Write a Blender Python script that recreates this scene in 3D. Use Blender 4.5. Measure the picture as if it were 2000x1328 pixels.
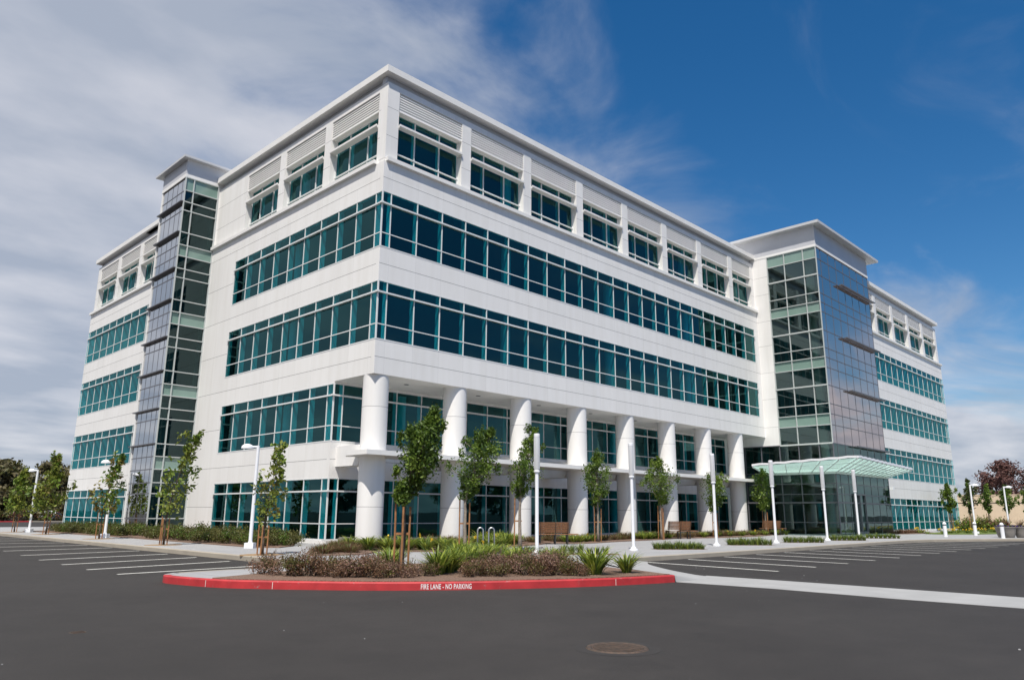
import bpy, math, random
from mathutils import Vector, Matrix
for o in list(bpy.data.objects): bpy.data.objects.remove(o)
S = bpy.context.scene
R = math.radians
COL = S.collection
# ------------------------------------------------------------------ camera
cam = bpy.data.cameras.new('camera'); camo = bpy.data.objects.new('camera', cam); COL.objects.link(camo)
cam.sensor_width = 36.0; cam.lens = 1450.04/2000*36; cam.clip_end = 5000; cam.clip_start = .1
_y, _p, _r = R(44.307), R(13.125), R(0.393)
fw = Vector((math.cos(_y)*math.cos(_p), math.sin(_y)*math.cos(_p), math.sin(_p)))
rt = Vector((math.sin(_y), -math.cos(_y), 0)); up = rt.cross(fw)
rt2 = rt*math.cos(_r)+up*math.sin(_r); up2 = -rt*math.sin(_r)+up*math.cos(_r)
M = Matrix((rt2, up2, -fw)).transposed().to_4x4(); M.translation = Vector((-18.226, -26.028, 1.5))
camo.matrix_world = M
S.camera = camo
# ------------------------------------------------------------------ sun
SUN = Vector((-.465, -.364, 1.0)).normalized()
el = math.asin(SUN.z); az = math.atan2(SUN.x, SUN.y)
sl = bpy.data.lights.new('sun', 'SUN'); sl.energy = 4.3; sl.angle = R(.5); sl.color = (1, .94, .85)
so = bpy.data.objects.new('sun', sl); COL.objects.link(so)
so.rotation_euler = SUN.to_track_quat('Z', 'Y').to_euler(); so.location = (-30, -30, 60)
S.view_settings.view_transform = 'Standard'; S.view_settings.look = 'None'
S.view_settings.exposure = 0.33; S.view_settings.gamma = 1
try: S.cycles.transparent_max_bounces = 24
except Exception: pass
# ------------------------------------------------------------------ world
W = bpy.data.worlds.new('World'); S.world = W; W.use_nodes = True
nt = W.node_tree; N = nt.nodes; Lk = nt.links
for n in list(N): N.remove(n)
def nd(t, **k):
    n = N.new(t)
    for a, b in k.items(): setattr(n, a, b)
    return n
def mth(op, a, b=None, clamp=False):
    n = nd('ShaderNodeMath', operation=op); n.use_clamp = clamp
    for i, v in enumerate((a, b)):
        if v is None: continue
        if isinstance(v, (int, float)): n.inputs[i].default_value = v
        else: Lk.new(v, n.inputs[i])
    return n.outputs[0]
sky = nd('ShaderNodeTexSky', sky_type='NISHITA'); sky.sun_disc = False
sky.sun_elevation = el; sky.sun_rotation = az % (2*math.pi); sky.ozone_density = 3.0; sky.air_density = 1.0; sky.dust_density = .4
hsv = nd('ShaderNodeHueSaturation'); hsv.inputs['Saturation'].default_value = 1.36; hsv.inputs['Value'].default_value = 1.34
Lk.new(sky.outputs[0], hsv.inputs['Color'])
tc = nd('ShaderNodeTexCoord'); sep = nd('ShaderNodeSeparateXYZ'); Lk.new(tc.outputs['Generated'], sep.inputs[0])
dx, dy, dz = sep.outputs
den = mth('ADD', mth('MAXIMUM', dz, 0.0), .16)
cx = mth('DIVIDE', dx, den); cy = mth('DIVIDE', dy, den)
cmb = nd('ShaderNodeCombineXYZ'); Lk.new(cx, cmb.inputs[0]); Lk.new(cy, cmb.inputs[1])
mp = nd('ShaderNodeMapping'); mp.inputs['Rotation'].default_value = (0, 0, R(-12)); mp.inputs['Scale'].default_value = (1.05, 1.45, 1); mp.inputs['Location'].default_value = (3.1, 1.7, 0)
Lk.new(cmb.outputs[0], mp.inputs[0])
n1 = nd('ShaderNodeTexNoise'); n1.inputs['Scale'].default_value = 1.5; n1.inputs['Detail'].default_value = 9; n1.inputs['Roughness'].default_value = .55; n1.inputs['Distortion'].default_value = .7
Lk.new(mp.outputs[0], n1.inputs['Vector'])
n2 = nd('ShaderNodeTexNoise'); n2.inputs['Scale'].default_value = .75; n2.inputs['Detail'].default_value = 3
Lk.new(cmb.outputs[0], n2.inputs['Vector'])
side = mth('ADD', mth('MULTIPLY', dx, -.72), mth('MULTIPLY', dy, .69)); side = mth('MAXIMUM', side, -.62)      # + towards the left of the view
a = mth('ADD', mth('MULTIPLY', n1.outputs[0], 2.5), mth('MULTIPLY', n2.outputs[0], 1.0))
a = mth('ADD', a, mth('MULTIPLY', side, 1.5))
hz = mth('MULTIPLY', mth('POWER', mth('SUBTRACT', 1.0, mth('MAXIMUM', dz, 0.0)), 7.0), 3.1)
a = mth('ADD', a, hz)
mr = nd('ShaderNodeMapRange'); mr.interpolation_type = 'SMOOTHSTEP'
Lk.new(a, mr.inputs[0]); mr.inputs[1].default_value = 1.25; mr.inputs[2].default_value = 2.4; mr.inputs[3].default_value = 0; mr.inputs[4].default_value = .93
n3 = nd('ShaderNodeTexNoise'); n3.inputs['Scale'].default_value = 2.2; n3.inputs['Detail'].default_value = 5
Lk.new(mp.outputs[0], n3.inputs['Vector'])
cr = nd('ShaderNodeValToRGB'); Lk.new(n3.outputs[0], cr.inputs[0])
cr.color_ramp.elements[0].position = .38; cr.color_ramp.elements[0].color = (5.0, 5.6, 6.8, 1)
cr.color_ramp.elements[1].position = .68; cr.color_ramp.elements[1].color = (7.9, 8.1, 8.9, 1)
mx = nd('ShaderNodeMixRGB'); Lk.new(mr.outputs[0], mx.inputs[0]); Lk.new(hsv.outputs[0], mx.inputs[1]); Lk.new(cr.outputs[0], mx.inputs[2])
bg = nd('ShaderNodeBackground'); bg.inputs['Strength'].default_value = .066; Lk.new(mx.outputs[0], bg.inputs[0])
wo = nd('ShaderNodeOutputWorld'); Lk.new(bg.outputs[0], wo.inputs[0])

# ------------------------------------------------------------------ materials
def mat(name, col, rough=.6, metal=0, noise=0, scale=4, bump=0, bscale=60, spec=.5, col2=None):
    m = bpy.data.materials.new(name); m.use_nodes = True; t = m.node_tree; b = t.nodes['Principled BSDF']
    b.inputs['Base Color'].default_value = (*col, 1); b.inputs['Roughness'].default_value = rough; b.inputs['Metallic'].default_value = metal
    b.inputs['Specular IOR Level'].default_value = spec
    g = t.nodes.new('ShaderNodeNewGeometry')
    if noise or col2:
        n = t.nodes.new('ShaderNodeTexNoise'); n.inputs['Scale'].default_value = scale; n.inputs['Detail'].default_value = 8
        t.links.new(g.outputs['Position'], n.inputs['Vector'])
        r = t.nodes.new('ShaderNodeValToRGB'); t.links.new(n.outputs[0], r.inputs[0]); r.color_ramp.elements[0].position = .3; r.color_ramp.elements[1].position = .7
        c2 = col2 or tuple(min(1, c*(1+noise)) for c in col); c1 = col if col2 else tuple(c*(1-noise) for c in col)
        r.color_ramp.elements[0].color = (*c1, 1); r.color_ramp.elements[1].color = (*c2, 1)
        t.links.new(r.outputs[0], b.inputs['Base Color'])
    if bump:
        n = t.nodes.new('ShaderNodeTexNoise'); n.inputs['Scale'].default_value = bscale; n.inputs['Detail'].default_value = 4
        t.links.new(g.outputs['Position'], n.inputs['Vector'])
        bp = t.nodes.new('ShaderNodeBump'); bp.inputs['Strength'].default_value = bump; bp.inputs['Distance'].default_value = .02
        t.links.new(n.outputs[0], bp.inputs['Height']); t.links.new(bp.outputs[0], b.inputs['Normal'])
    return m
def glass(name, tint, refl, base, rough=.015, wav=.004, fk=.75):
    m = bpy.data.materials.new(name); m.use_nodes = True; t = m.node_tree
    for n in list(t.nodes): t.nodes.remove(n)
    tr = t.nodes.new('ShaderNodeBsdfTransparent'); tr.inputs[0].default_value = (*tint, 1)
    gl = t.nodes.new('ShaderNodeBsdfGlossy'); gl.inputs['Color'].default_value = (*refl, 1); gl.inputs['Roughness'].default_value = rough
    lw = t.nodes.new('ShaderNodeFresnel'); lw.inputs[0].default_value = 1.52
    ma = t.nodes.new('ShaderNodeMath'); ma.operation = 'MULTIPLY_ADD'; ma.use_clamp = True; t.links.new(lw.outputs[0], ma.inputs[0]); ma.inputs[1].default_value = fk; ma.inputs[2].default_value = base
    g = t.nodes.new('ShaderNodeNewGeometry'); n = t.nodes.new('ShaderNodeTexNoise'); n.inputs['Scale'].default_value = .55; n.inputs['Detail'].default_value = 1
    t.links.new(g.outputs['Position'], n.inputs['Vector'])
    bp = t.nodes.new('ShaderNodeBump'); bp.inputs['Strength'].default_value = 1; bp.inputs['Distance'].default_value = wav
    t.links.new(n.outputs[0], bp.inputs['Height']); t.links.new(bp.outputs[0], gl.inputs['Normal'])
    mi = t.nodes.new('ShaderNodeMixShader'); t.links.new(ma.outputs[0], mi.inputs[0]); t.links.new(tr.outputs[0], mi.inputs[1]); t.links.new(gl.outputs[0], mi.inputs[2])
    o = t.nodes.new('ShaderNodeOutputMaterial'); t.links.new(mi.outputs[0], o.inputs[0])
    return m
def leafmat(name, c1, c2, trans=.3):
    m = bpy.data.materials.new(name); m.use_nodes = True; t = m.node_tree; b = t.nodes['Principled BSDF']
    g = t.nodes.new('ShaderNodeNewGeometry')
    r = t.nodes.new('ShaderNodeValToRGB'); t.links.new(g.outputs['Random Per Island'], r.inputs[0])
    r.color_ramp.elements[0].color = (*c1, 1); r.color_ramp.elements[1].color = (*c2, 1)
    t.links.new(r.outputs[0], b.inputs['Base Color']); b.inputs['Roughness'].default_value = .45; b.inputs['Specular IOR Level'].default_value = .35
    tl = t.nodes.new('ShaderNodeBsdfTranslucent'); t.links.new(r.outputs[0], tl.inputs[0])
    mi = t.nodes.new('ShaderNodeMixShader'); mi.inputs[0].default_value = trans
    t.links.new(b.outputs[0], mi.inputs[1]); t.links.new(tl.outputs[0], mi.inputs[2]); t.links.new(mi.outputs[0], t.nodes['Material Output'].inputs[0])
    return m
def wallmat():
    m = mat('white_panel', (.79, .78, .765), .55, bump=.05, bscale=9); t = m.node_tree; b = t.nodes['Principled BSDF']
    g = t.nodes.new('ShaderNodeNewGeometry'); mp = t.nodes.new('ShaderNodeMapping'); mp.inputs['Scale'].default_value = (1.6, 1.6, .18); t.links.new(g.outputs['Position'], mp.inputs[0])
    n = t.nodes.new('ShaderNodeTexNoise'); n.inputs['Scale'].default_value = 1.5; n.inputs['Detail'].default_value = 7; t.links.new(mp.outputs[0], n.inputs['Vector'])
    r = t.nodes.new('ShaderNodeValToRGB'); r.color_ramp.elements[0].position = .28; r.color_ramp.elements[1].position = .6
    r.color_ramp.elements[0].color = (.755, .742, .718, 1); r.color_ramp.elements[1].color = (.80, .79, .775, 1); t.links.new(n.outputs[0], r.inputs[0])
    sp_ = t.nodes.new('ShaderNodeSeparateXYZ'); t.links.new(g.outputs['Position'], sp_.inputs[0])
    def mt(op, a_, b_): 
        q = t.nodes.new('ShaderNodeMath'); q.operation = op
        for i_, v_ in enumerate((a_, b_)):
            if isinstance(v_, (int, float)): q.inputs[i_].default_value = v_
            elif v_ is not None: t.links.new(v_, q.inputs[i_])
        return q.outputs[0]
    c_ = t.nodes.new('ShaderNodeCombineXYZ'); t.links.new(mt('FLOOR', mt('DIVIDE', mt('ADD', mt('ADD', sp_.outputs[0], sp_.outputs[1]), -.5), 1.5283), None), c_.inputs[0]); t.links.new(mt('FLOOR', mt('DIVIDE', mt('ADD', sp_.outputs[2], .42), 2.115), None), c_.inputs[1])
    wn = t.nodes.new('ShaderNodeTexWhiteNoise'); t.links.new(c_.outputs[0], wn.inputs[0])
    tone = mt('ADD', mt('MULTIPLY', wn.outputs[0], .045), .965); x_ = t.nodes.new('ShaderNodeVectorMath'); x_.operation = 'SCALE'; t.links.new(r.outputs[0], x_.inputs[0]); t.links.new(tone, x_.inputs['Scale']); t.links.new(x_.outputs[0], b.inputs['Base Color'])
    return m
def asphaltmat():
    m = mat('asphalt', (.04, .04, .04), .85, bump=.35, bscale=90); t = m.node_tree; b = t.nodes['Principled BSDF']; g = t.nodes.new('ShaderNodeNewGeometry')
    def ns(sc, det, p0, p1, c0, c1, rough=.5):
        n = t.nodes.new('ShaderNodeTexNoise'); n.inputs['Scale'].default_value = sc; n.inputs['Detail'].default_value = det; n.inputs['Roughness'].default_value = rough; t.links.new(g.outputs['Position'], n.inputs['Vector'])
        r = t.nodes.new('ShaderNodeValToRGB'); r.color_ramp.elements[0].position = p0; r.color_ramp.elements[1].position = p1; r.color_ramp.elements[0].color = (*c0, 1); r.color_ramp.elements[1].color = (*c1, 1)
        t.links.new(n.outputs[0], r.inputs[0]); return r.outputs[0]
    def mul(a, b_):
        x = t.nodes.new('ShaderNodeMixRGB'); x.blend_type = 'MULTIPLY'; x.inputs[0].default_value = 1; t.links.new(a, x.inputs[1]); t.links.new(b_, x.inputs[2]); return x.outputs[0]
    A = ns(.3, 7, .3, .7, (.0245, .0211, .0187), (.0345, .0303, .0273))
    B = ns(55, 3, .35, .7, (.72, .72, .72), (1.25, 1.25, 1.25), .7)
    Cc = ns(1.7, 8, .35, .65, (.87, .87, .87), (1.10, 1.10, 1.10), .65)
    D = ns(.9, 9, .30, .42, (.80, .80, .80), (1, 1, 1), .7)
    t.links.new(mul(mul(mul(A, B), Cc), D), b.inputs['Base Color'])
    return m
def concmat(name, c, joints=True):
    m = mat(name, c, .8, noise=.08, scale=1.3, bump=.12, bscale=80); t = m.node_tree; b = t.nodes['Principled BSDF']
    if joints:
        src = b.inputs['Base Color'].links[0].from_socket; g = t.nodes.new('ShaderNodeNewGeometry')
        br = t.nodes.new('ShaderNodeTexBrick'); br.offset = 0; br.inputs['Scale'].default_value = 1; br.inputs['Brick Width'].default_value = 1.53; br.inputs['Row Height'].default_value = 1.53; br.inputs['Mortar Size'].default_value = .012
        br.inputs['Color1'].default_value = (1, 1, 1, 1); br.inputs['Color2'].default_value = (.95, .95, .95, 1); br.inputs['Mortar'].default_value = (.6, .6, .6, 1)
        t.links.new(g.outputs['Position'], br.inputs['Vector']); x = t.nodes.new('ShaderNodeMixRGB'); x.blend_type = 'MULTIPLY'; x.inputs[0].default_value = 1
        t.links.new(src, x.inputs[1]); t.links.new(br.outputs[0], x.inputs[2]); t.links.new(x.outputs[0], b.inputs['Base Color'])
    return m
white = wallmat()
joint = mat('panel_joint', (.22, .22, .22), .8); seam = mat('panel_seam', (.6, .595, .585), .7)
trim = mat('white_trim', (.78, .77, .75), .5, noise=.03, scale=2)
frame = mat('frame_paint', (.70, .72, .72), .4, noise=.03, scale=3)
roofedge = mat('roof_edge_metal', (.50, .51, .53), .5, noise=.04, scale=.8); frieze = mat('frieze_metal', (.50, .51, .54), .45, noise=.04, scale=.8)
gframe = mat('grey_frame', (.11, .11, .125), .4)
lframe = mat('light_frame', (.48, .51, .50), .4)
inter = mat('interior_dark', (.13, .135, .13), .9); ceil_m = mat('interior_ceiling', (.17, .175, .17), .9); icol = mat('interior_white', (.85, .85, .84), .8)
teal = glass('teal_glass', (.10, .66, .72), (.36, .84, .84), .05, fk=.7)
tglass = glass('tower_glass_clear', (.36, .50, .45), (.62, .84, .80), .13)
tglass2 = glass('stair_glass_clear', (.22, .44, .44), (.50, .74, .74), .05); pglass2 = glass('stair_glass_coated', (.30, .33, .34), (.80, .81, .82), .62, .02, .006, fk=.9); pglass = glass('tower_glass_coated', (.22, .24, .25), (.90, .76, .71), .60, .02, .006, fk=.9)
green_sp = mat('spandrel_glass', (.20, .30, .26), .12, noise=.06, scale=.7, spec=.7)
blue_sp = mat('spandrel_glass_front', (.15, .19, .205), .1, noise=.06, scale=.7, spec=1)
cglass = glass('canopy_glass', (.76, .93, .89), (.9, 1, .97), .04)
_t = cglass.node_tree; _o = [n for n in _t.nodes if n.type == 'OUTPUT_MATERIAL'][0]; _src = _o.inputs[0].links[0].from_socket
_tl = _t.nodes.new('ShaderNodeBsdfTranslucent'); _tl.inputs[0].default_value = (.80, .94, .905, 1); _mx = _t.nodes.new('ShaderNodeMixShader'); _mx.inputs[0].default_value = .38
_t.links.new(_src, _mx.inputs[1]); _t.links.new(_tl.outputs[0], _mx.inputs[2]); _t.links.new(_mx.outputs[0], _o.inputs[0])
asph = asphaltmat(); conc = concmat('pavement_concrete', (.33, .33, .335)); kerbm = concmat('kerb_concrete', (.36, .32, .26), False); gut = concmat('gutter_concrete', (.34, .34, .335), False)
redp = mat('red_kerb_paint', (.44, .030, .034), .55, noise=.2, scale=3, bump=.1, bscale=30); linep = mat('line_paint', (.80, .79, .73), .7, noise=.12, scale=5)
def chip(m, base, sc, lo, hi):
    t = m.node_tree; b = t.nodes['Principled BSDF']; src = b.inputs['Base Color'].links[0].from_socket; g = t.nodes.new('ShaderNodeNewGeometry')
    n = t.nodes.new('ShaderNodeTexNoise'); n.inputs['Scale'].default_value = sc; n.inputs['Detail'].default_value = 9; n.inputs['Roughness'].default_value = .72; t.links.new(g.outputs['Position'], n.inputs['Vector'])
    r = t.nodes.new('ShaderNodeMapRange'); r.inputs[1].default_value = lo; r.inputs[2].default_value = hi; t.links.new(n.outputs[0], r.inputs[0])
    x = t.nodes.new('ShaderNodeMixRGB'); t.links.new(r.outputs[0], x.inputs[0]); t.links.new(src, x.inputs[1]); x.inputs[2].default_value = (*base, 1); t.links.new(x.outputs[0], b.inputs['Base Color'])
chip(redp, (.33, .20, .19), 7, .60, .68); chip(linep, (.12, .115, .11), 14, .57, .66)
letter = mat('letter_paint', (.82, .79, .78), .7, noise=.08, scale=20); chip(letter, (.50, .16, .16), 38, .56, .64)
mulch = mat('mulch', (.085, .05, .035), .95, col2=(.27, .175, .125), scale=34, bump=1, bscale=45)
soil = mat('soil_tan', (.30, .20, .11), .95, noise=.2, scale=12, bump=.5)
bark = mat('bark', (.10, .075, .055), .9, noise=.3, scale=14, bump=.6, bscale=40)
palebark = mat('pale_bark', (.24, .20, .16), .9, noise=.3, scale=14, bump=.6, bscale=40)
stake_m = mat('stake_wood', (.30, .14, .055), .75, noise=.25, scale=9, bump=.3)
wood = mat('bench_wood', (.26, .12, .055), .6, noise=.3, scale=16, bump=.2); dmetal = mat('dark_metal', (.05, .05, .05), .4, metal=.6)
steel = mat('galvanised_steel', (.55, .56, .57), .35, metal=.9); wpaint = mat('white_metal_paint', (.80, .81, .84), .35); silver = mat('silver_lantern', (.72, .73, .75), .35, metal=.25)
rust = mat('rusty_iron', (.045, .035, .028), .7, col2=(.10, .065, .045), scale=20, bump=.6, bscale=50)
tanw = mat('tan_stucco', (.60, .48, .34), .9, noise=.06, scale=.8, bump=.1); potm = mat('pot_concrete', (.24, .22, .20), .7, noise=.1, scale=5)
Lg = leafmat('leaf_green', (.04, .085, .012), (.13, .20, .03)); Lg2 = leafmat('leaf_green_light', (.09, .16, .02), (.22, .30, .05))
Lm = leafmat('leaf_maple', (.10, .15, .02), (.26, .28, .05)); Lmr = leafmat('leaf_maple_reddish', (.16, .11, .03), (.24, .22, .05))
Ld = leafmat('leaf_dark', (.035, .048, .018), (.09, .095, .04), .15); Lb = leafmat('leaf_olive', (.08, .075, .035), (.17, .14, .07), .15)
Lh = leafmat('leaf_hedge', (.055, .062, .014), (.15, .14, .038)); Lpl = leafmat('leaf_purple', (.085, .042, .036), (.19, .10, .085), .2)
Lsh = leafmat('leaf_bronze', (.10, .062, .032), (.27, .155, .095)); Lsh2 = leafmat('leaf_bronze_rosy', (.13, .08, .05), (.40, .25, .20)); Lpk = leafmat('blossom_pink', (.42, .24, .24), (.62, .42, .42), .3)
Lly = leafmat('strap_green', (.09, .17, .02), (.42, .46, .08)); Lgr = leafmat('grass_brown', (.10, .075, .03), (.22, .15, .07)); Ltf = leafmat('grass_green', (.05, .10, .02), (.17, .23, .06))
Lye = leafmat('blossom_yellow', (.75, .50, .03), (.85, .65, .08), .2); Lvi = leafmat('blossom_violet', (.06, .03, .20), (.12, .05, .32), .2); Lrd = leafmat('grass_russet', (.13, .05, .035), (.24, .12, .08))

# ------------------------------------------------------------------ mesh helpers
class MB:
    def __init__(s): s.v = []; s.f = []; s.m = []; s.mats = []; s.sm = False
    def mi(s, m):
        if m not in s.mats: s.mats.append(m)
        return s.mats.index(m)
    def face(s, pts, m): 
        i = len(s.v); s.v += [tuple(p) for p in pts]; s.f.append(tuple(range(i, i+len(pts)))); s.m.append(s.mi(m))
    def box(s, x0, x1, y0, y1, z0, z1, m):
        if x0 > x1: x0, x1 = x1, x0
        if y0 > y1: y0, y1 = y1, y0
        i = len(s.v); s.v += [(x0, y0, z0), (x1, y0, z0), (x1, y1, z0), (x0, y1, z0), (x0, y0, z1), (x1, y0, z1), (x1, y1, z1), (x0, y1, z1)]
        k = s.mi(m)
        for q in ((0, 3, 2, 1), (4, 5, 6, 7), (0, 1, 5, 4), (1, 2, 6, 5), (2, 3, 7, 6), (3, 0, 4, 7)): s.f.append(tuple(i+a for a in q)); s.m.append(k)
    def obox(s, c, ax, ay, az_, m):     # oriented box: centre and half axes
        c = Vector(c); ax = Vector(ax); ay = Vector(ay); az_ = Vector(az_); i = len(s.v)
        for sz in (-1, 1):
            for sx, sy in ((-1, -1), (1, -1), (1, 1), (-1, 1)): s.v.append(tuple(c+ax*sx+ay*sy+az_*sz))
        k = s.mi(m)
        for q in ((0, 3, 2, 1), (4, 5, 6, 7), (0, 1, 5, 4), (1, 2, 6, 5), (2, 3, 7, 6), (3, 0, 4, 7)): s.f.append(tuple(i+a for a in q)); s.m.append(k)
    def bar(s, p, q, w, m, h=None):
        p = Vector(p); q = Vector(q); d = (q-p); u = Vector((0, 0, 1)) if abs(d.normalized().z) < .9 else Vector((1, 0, 0))
        a = d.cross(u).normalized()*w/2; b = a.cross(d).normalized()*(h or w)/2; s.obox((p+q)/2, d/2, a, b, m)
    def tube(s, pts, rad, m, n=10, cap=True):
        pts = [Vector(p) for p in pts]; rr = rad if isinstance(rad, (list, tuple)) else [rad]*len(pts); k = s.mi(m); base = len(s.v)
        d0 = (pts[1]-pts[0]).normalized(); a = d0.orthogonal().normalized()
        for j, p in enumerate(pts):
            d = (pts[min(j+1, len(pts)-1)]-pts[max(j-1, 0)]).normalized(); a = (a-d*a.dot(d)).normalized(); b = d.cross(a)
            for t in range(n): s.v.append(tuple(p+(a*math.cos(2*math.pi*t/n)+b*math.sin(2*math.pi*t/n))*rr[j]))
        for j in range(len(pts)-1):
            for t in range(n): s.f.append((base+j*n+t, base+j*n+(t+1) % n, base+(j+1)*n+(t+1) % n, base+(j+1)*n+t)); s.m.append(k)
        if cap: s.f.append(tuple(base+t for t in reversed(range(n)))); s.m.append(k); s.f.append(tuple(base+(len(pts)-1)*n+t for t in range(n))); s.m.append(k)
    def lathe(s, prof, c, m, n=32):     # profile [(r, z)]
        k = s.mi(m); base = len(s.v)
        for r_, z in prof:
            for t in range(n): s.v.append((c[0]+r_*math.cos(2*math.pi*t/n), c[1]+r_*math.sin(2*math.pi*t/n), c[2]+z))
        for j in range(len(prof)-1):
            for t in range(n): s.f.append((base+j*n+t, base+j*n+(t+1) % n, base+(j+1)*n+(t+1) % n, base+(j+1)*n+t)); s.m.append(k)
    def prism(s, poly, z0, z1, m, mtop=None):
        n = len(poly); ar = sum(poly[i][0]*poly[(i+1) % n][1]-poly[(i+1) % n][0]*poly[i][1] for i in range(n))
        if ar < 0: poly = poly[::-1]
        i = len(s.v); s.v += [(p[0], p[1], z0) for p in poly]+[(p[0], p[1], z1) for p in poly]; k = s.mi(m)
        for a in range(n): s.f.append((i+a, i+(a+1) % n, i+n+(a+1) % n, i+n+a)); s.m.append(k)
        s.f.append(tuple(i+n+a for a in range(n))); s.m.append(s.mi(mtop or m)); s.f.append(tuple(i+a for a in reversed(range(n)))); s.m.append(k)
    def mesh(s, name):
        me = bpy.data.meshes.new(name); me.from_pydata(s.v, [], s.f)
        for m in s.mats: me.materials.append(m)
        me.polygons.foreach_set('material_index', s.m)
        if s.sm: me.polygons.foreach_set('use_smooth', [True]*len(s.f))
        me.update(); return me
    def obj(s, name, parent=None, loc=None, rz=0, label=None, cat=None, group=None, kind=None):
        o = bpy.data.objects.new(name, s.mesh(name)); COL.objects.link(o)
        if parent: o.parent = parent
        if loc: o.location = loc
        o.rotation_euler.z = rz
        return tag(o, label, cat, group, kind)
def tag(o, label=None, cat=None, group=None, kind=None):
    if label: o['label'] = label
    if cat: o['category'] = cat
    if group: o['group'] = group
    if kind: o['kind'] = kind
    return o
def thing(name, loc, label, cat, group=None, rz=0):
    o = bpy.data.objects.new(name, None); COL.objects.link(o); o.location = loc; o.rotation_euler.z = rz
    return tag(o, label, cat, group)
def dup(root, loc, rz=0, label=None, scale=None):
    r = root.copy(); COL.objects.link(r); r.location = loc; r.rotation_euler.z = rz
    if scale: r.scale = scale
    if label: r['label'] = label
    for ch in root.children:
        c = ch.copy(); COL.objects.link(c); c.parent = r
        for g in ch.children:
            d = g.copy(); COL.objects.link(d); d.parent = c
    return r
def smooth(o, ang=40):
    me = o.data; me.polygons.foreach_set('use_smooth', [True]*len(me.polygons))
    try: me.set_sharp_from_angle(angle=R(ang))
    except Exception: pass
    return o
def spline(pts, n=8):
    out = []
    P = [pts[0]]+list(pts)+[pts[-1]]
    for i in range(1, len(P)-2):
        for k in range(n):
            t = k/n; a, b, c, d = P[i-1], P[i], P[i+1], P[i+2]
            out.append(tuple(.5*((2*b[j])+(-a[j]+c[j])*t+(2*a[j]-5*b[j]+4*c[j]-d[j])*t*t+(-a[j]+3*b[j]-3*c[j]+d[j])*t**3) for j in (0, 1)))
    out.append(tuple(pts[-1][:2])); return out
ZP = .15     # pavement level

# ------------------------------------------------------------------ GROUND
g = MB(); g.face([(-1500, -1500, 0), (1500, -1500, 0), (1500, 1500, 0), (-1500, 1500, 0)], asph); g.obj('ground', kind='structure')
kerb_left = [(-6.75, 44), (-6.75, -2.5)]
redc = spline([(-11.05, -8.45), (-11.42, -8.85), (-11.45, -9.5), (-11.1, -10.8), (-10.6, -11.6), (-9.88, -12.5), (-8.95, -13.5), (-7.53, -14.55), (-5.5, -15.62), (-3.9, -16.15), (-2.95, -16.35)])
back = spline([(-6.75, -2.5), (-6.8, -4.5), (-7.0, -6.3), (-7.5, -7.6), (-8.6, -8.25), (-9.9, -8.3), (-11.05, -8.45)])
rightc = spline([(-2.95, -16.35), (-2.75, -16.05), (-2.1, -14.6), (-.9, -12.9), (.9, -11.75), (2.8, -11.6), (6, -11.6), (12, -11.6), (22, -11.55), (29.5, -11.6), (34, -12.6), (38, -14.6), (44, -18), (60, -28)])
outline = kerb_left+back[1:]+redc[1:]+rightc[1:]
def offset(line, d):
    out = []
    for i, p in enumerate(line):
        a = line[max(i-1, 0)]; b = line[min(i+1, len(line)-1)]; v = Vector((b[0]-a[0], b[1]-a[1])).normalized(); out.append((p[0]-v.y*d, p[1]+v.x*d))
    return out
KW = .15
inner = offset(outline, KW)      # left of travel = towards the building
g = MB(); g.prism(inner+[(130, -66), (130, 46), (-3, 46)], -.05, ZP, conc); g.obj('pavement', kind='structure')
def kerbstrip(line, m, z0=-.05, z1=ZP+.004, w=KW, name='kerb', **k):
    inn = offset(line, w); b = MB()
    n = len(line)
    for i in range(n-1):
        o0, o1, i0, i1 = line[i], line[i+1], inn[i], inn[i+1]
        b.face([(*o0, z0), (*o1, z0), (*o1, z1-.02), (*o0, z1-.02)], m)
        c0 = (o0[0]*.87+i0[0]*.13, o0[1]*.87+i0[1]*.13); c1 = (o1[0]*.87+i1[0]*.13, o1[1]*.87+i1[1]*.13)
        b.face([(*o0, z1-.02), (*o1, z1-.02), (*c1, z1), (*c0, z1)], m); b.face([(*c0, z1), (*c1, z1), (*i1, z1), (*i0, z1)], m)
        b.face([(*i0, z1), (*i1, z1), (*i1, z0), (*i0, z0)], m)
    for e in (0, n-1): b.face([(*line[e], z0), (*line[e], z1-.02), (*inn[e], z1), (*inn[e], z0)], m)
    return b.obj(name, **k)
kerbstrip(kerb_left+back[1:], kerbm, kind='structure')
grey_a = redc[:9]; red_mid = redc[8:]; kerbstrip(grey_a, gut, kind='structure')
rk = kerbstrip(red_mid, redp, name='kerb', kind='structure'); rk['label'] = 'red painted kerb round the front planting island'
kerbstrip(rightc[32:], kerbm, kind='structure')
rin = offset(rightc[:34], .0); rout = spline([(-2.93, -16.36), (-1.25, -16.3), (-.72, -15.5), (.2, -14.2), (1.6, -12.6), (2.75, -11.75)], 7); rout = [rout[min(len(rout)-1, int(i*(len(rout)-1)/33))] for i in range(34)]
g = MB()
for i in range(33): g.face([(*rout[i], .007), (*rout[i+1], .007), (*rin[i+1], ZP), (*rin[i], ZP)], gut)
g.obj('kerb_ramp', kind='structure')
# kerb joints in the red kerb
jb = MB()
for idx in (14, 26, 60):
    if idx < len(red_mid)-1:
        a = red_mid[idx]; b2 = red_mid[idx+1]; v = Vector((b2[0]-a[0], b2[1]-a[1], 0)).normalized(); nn = Vector((v.y, -v.x, 0))
        jb.obox(Vector((a[0], a[1], .07))+nn*.0005, v*.005, nn*.002, (0, 0, .065), linep)
jb.obj('kerb_joint', kind='structure')
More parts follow.
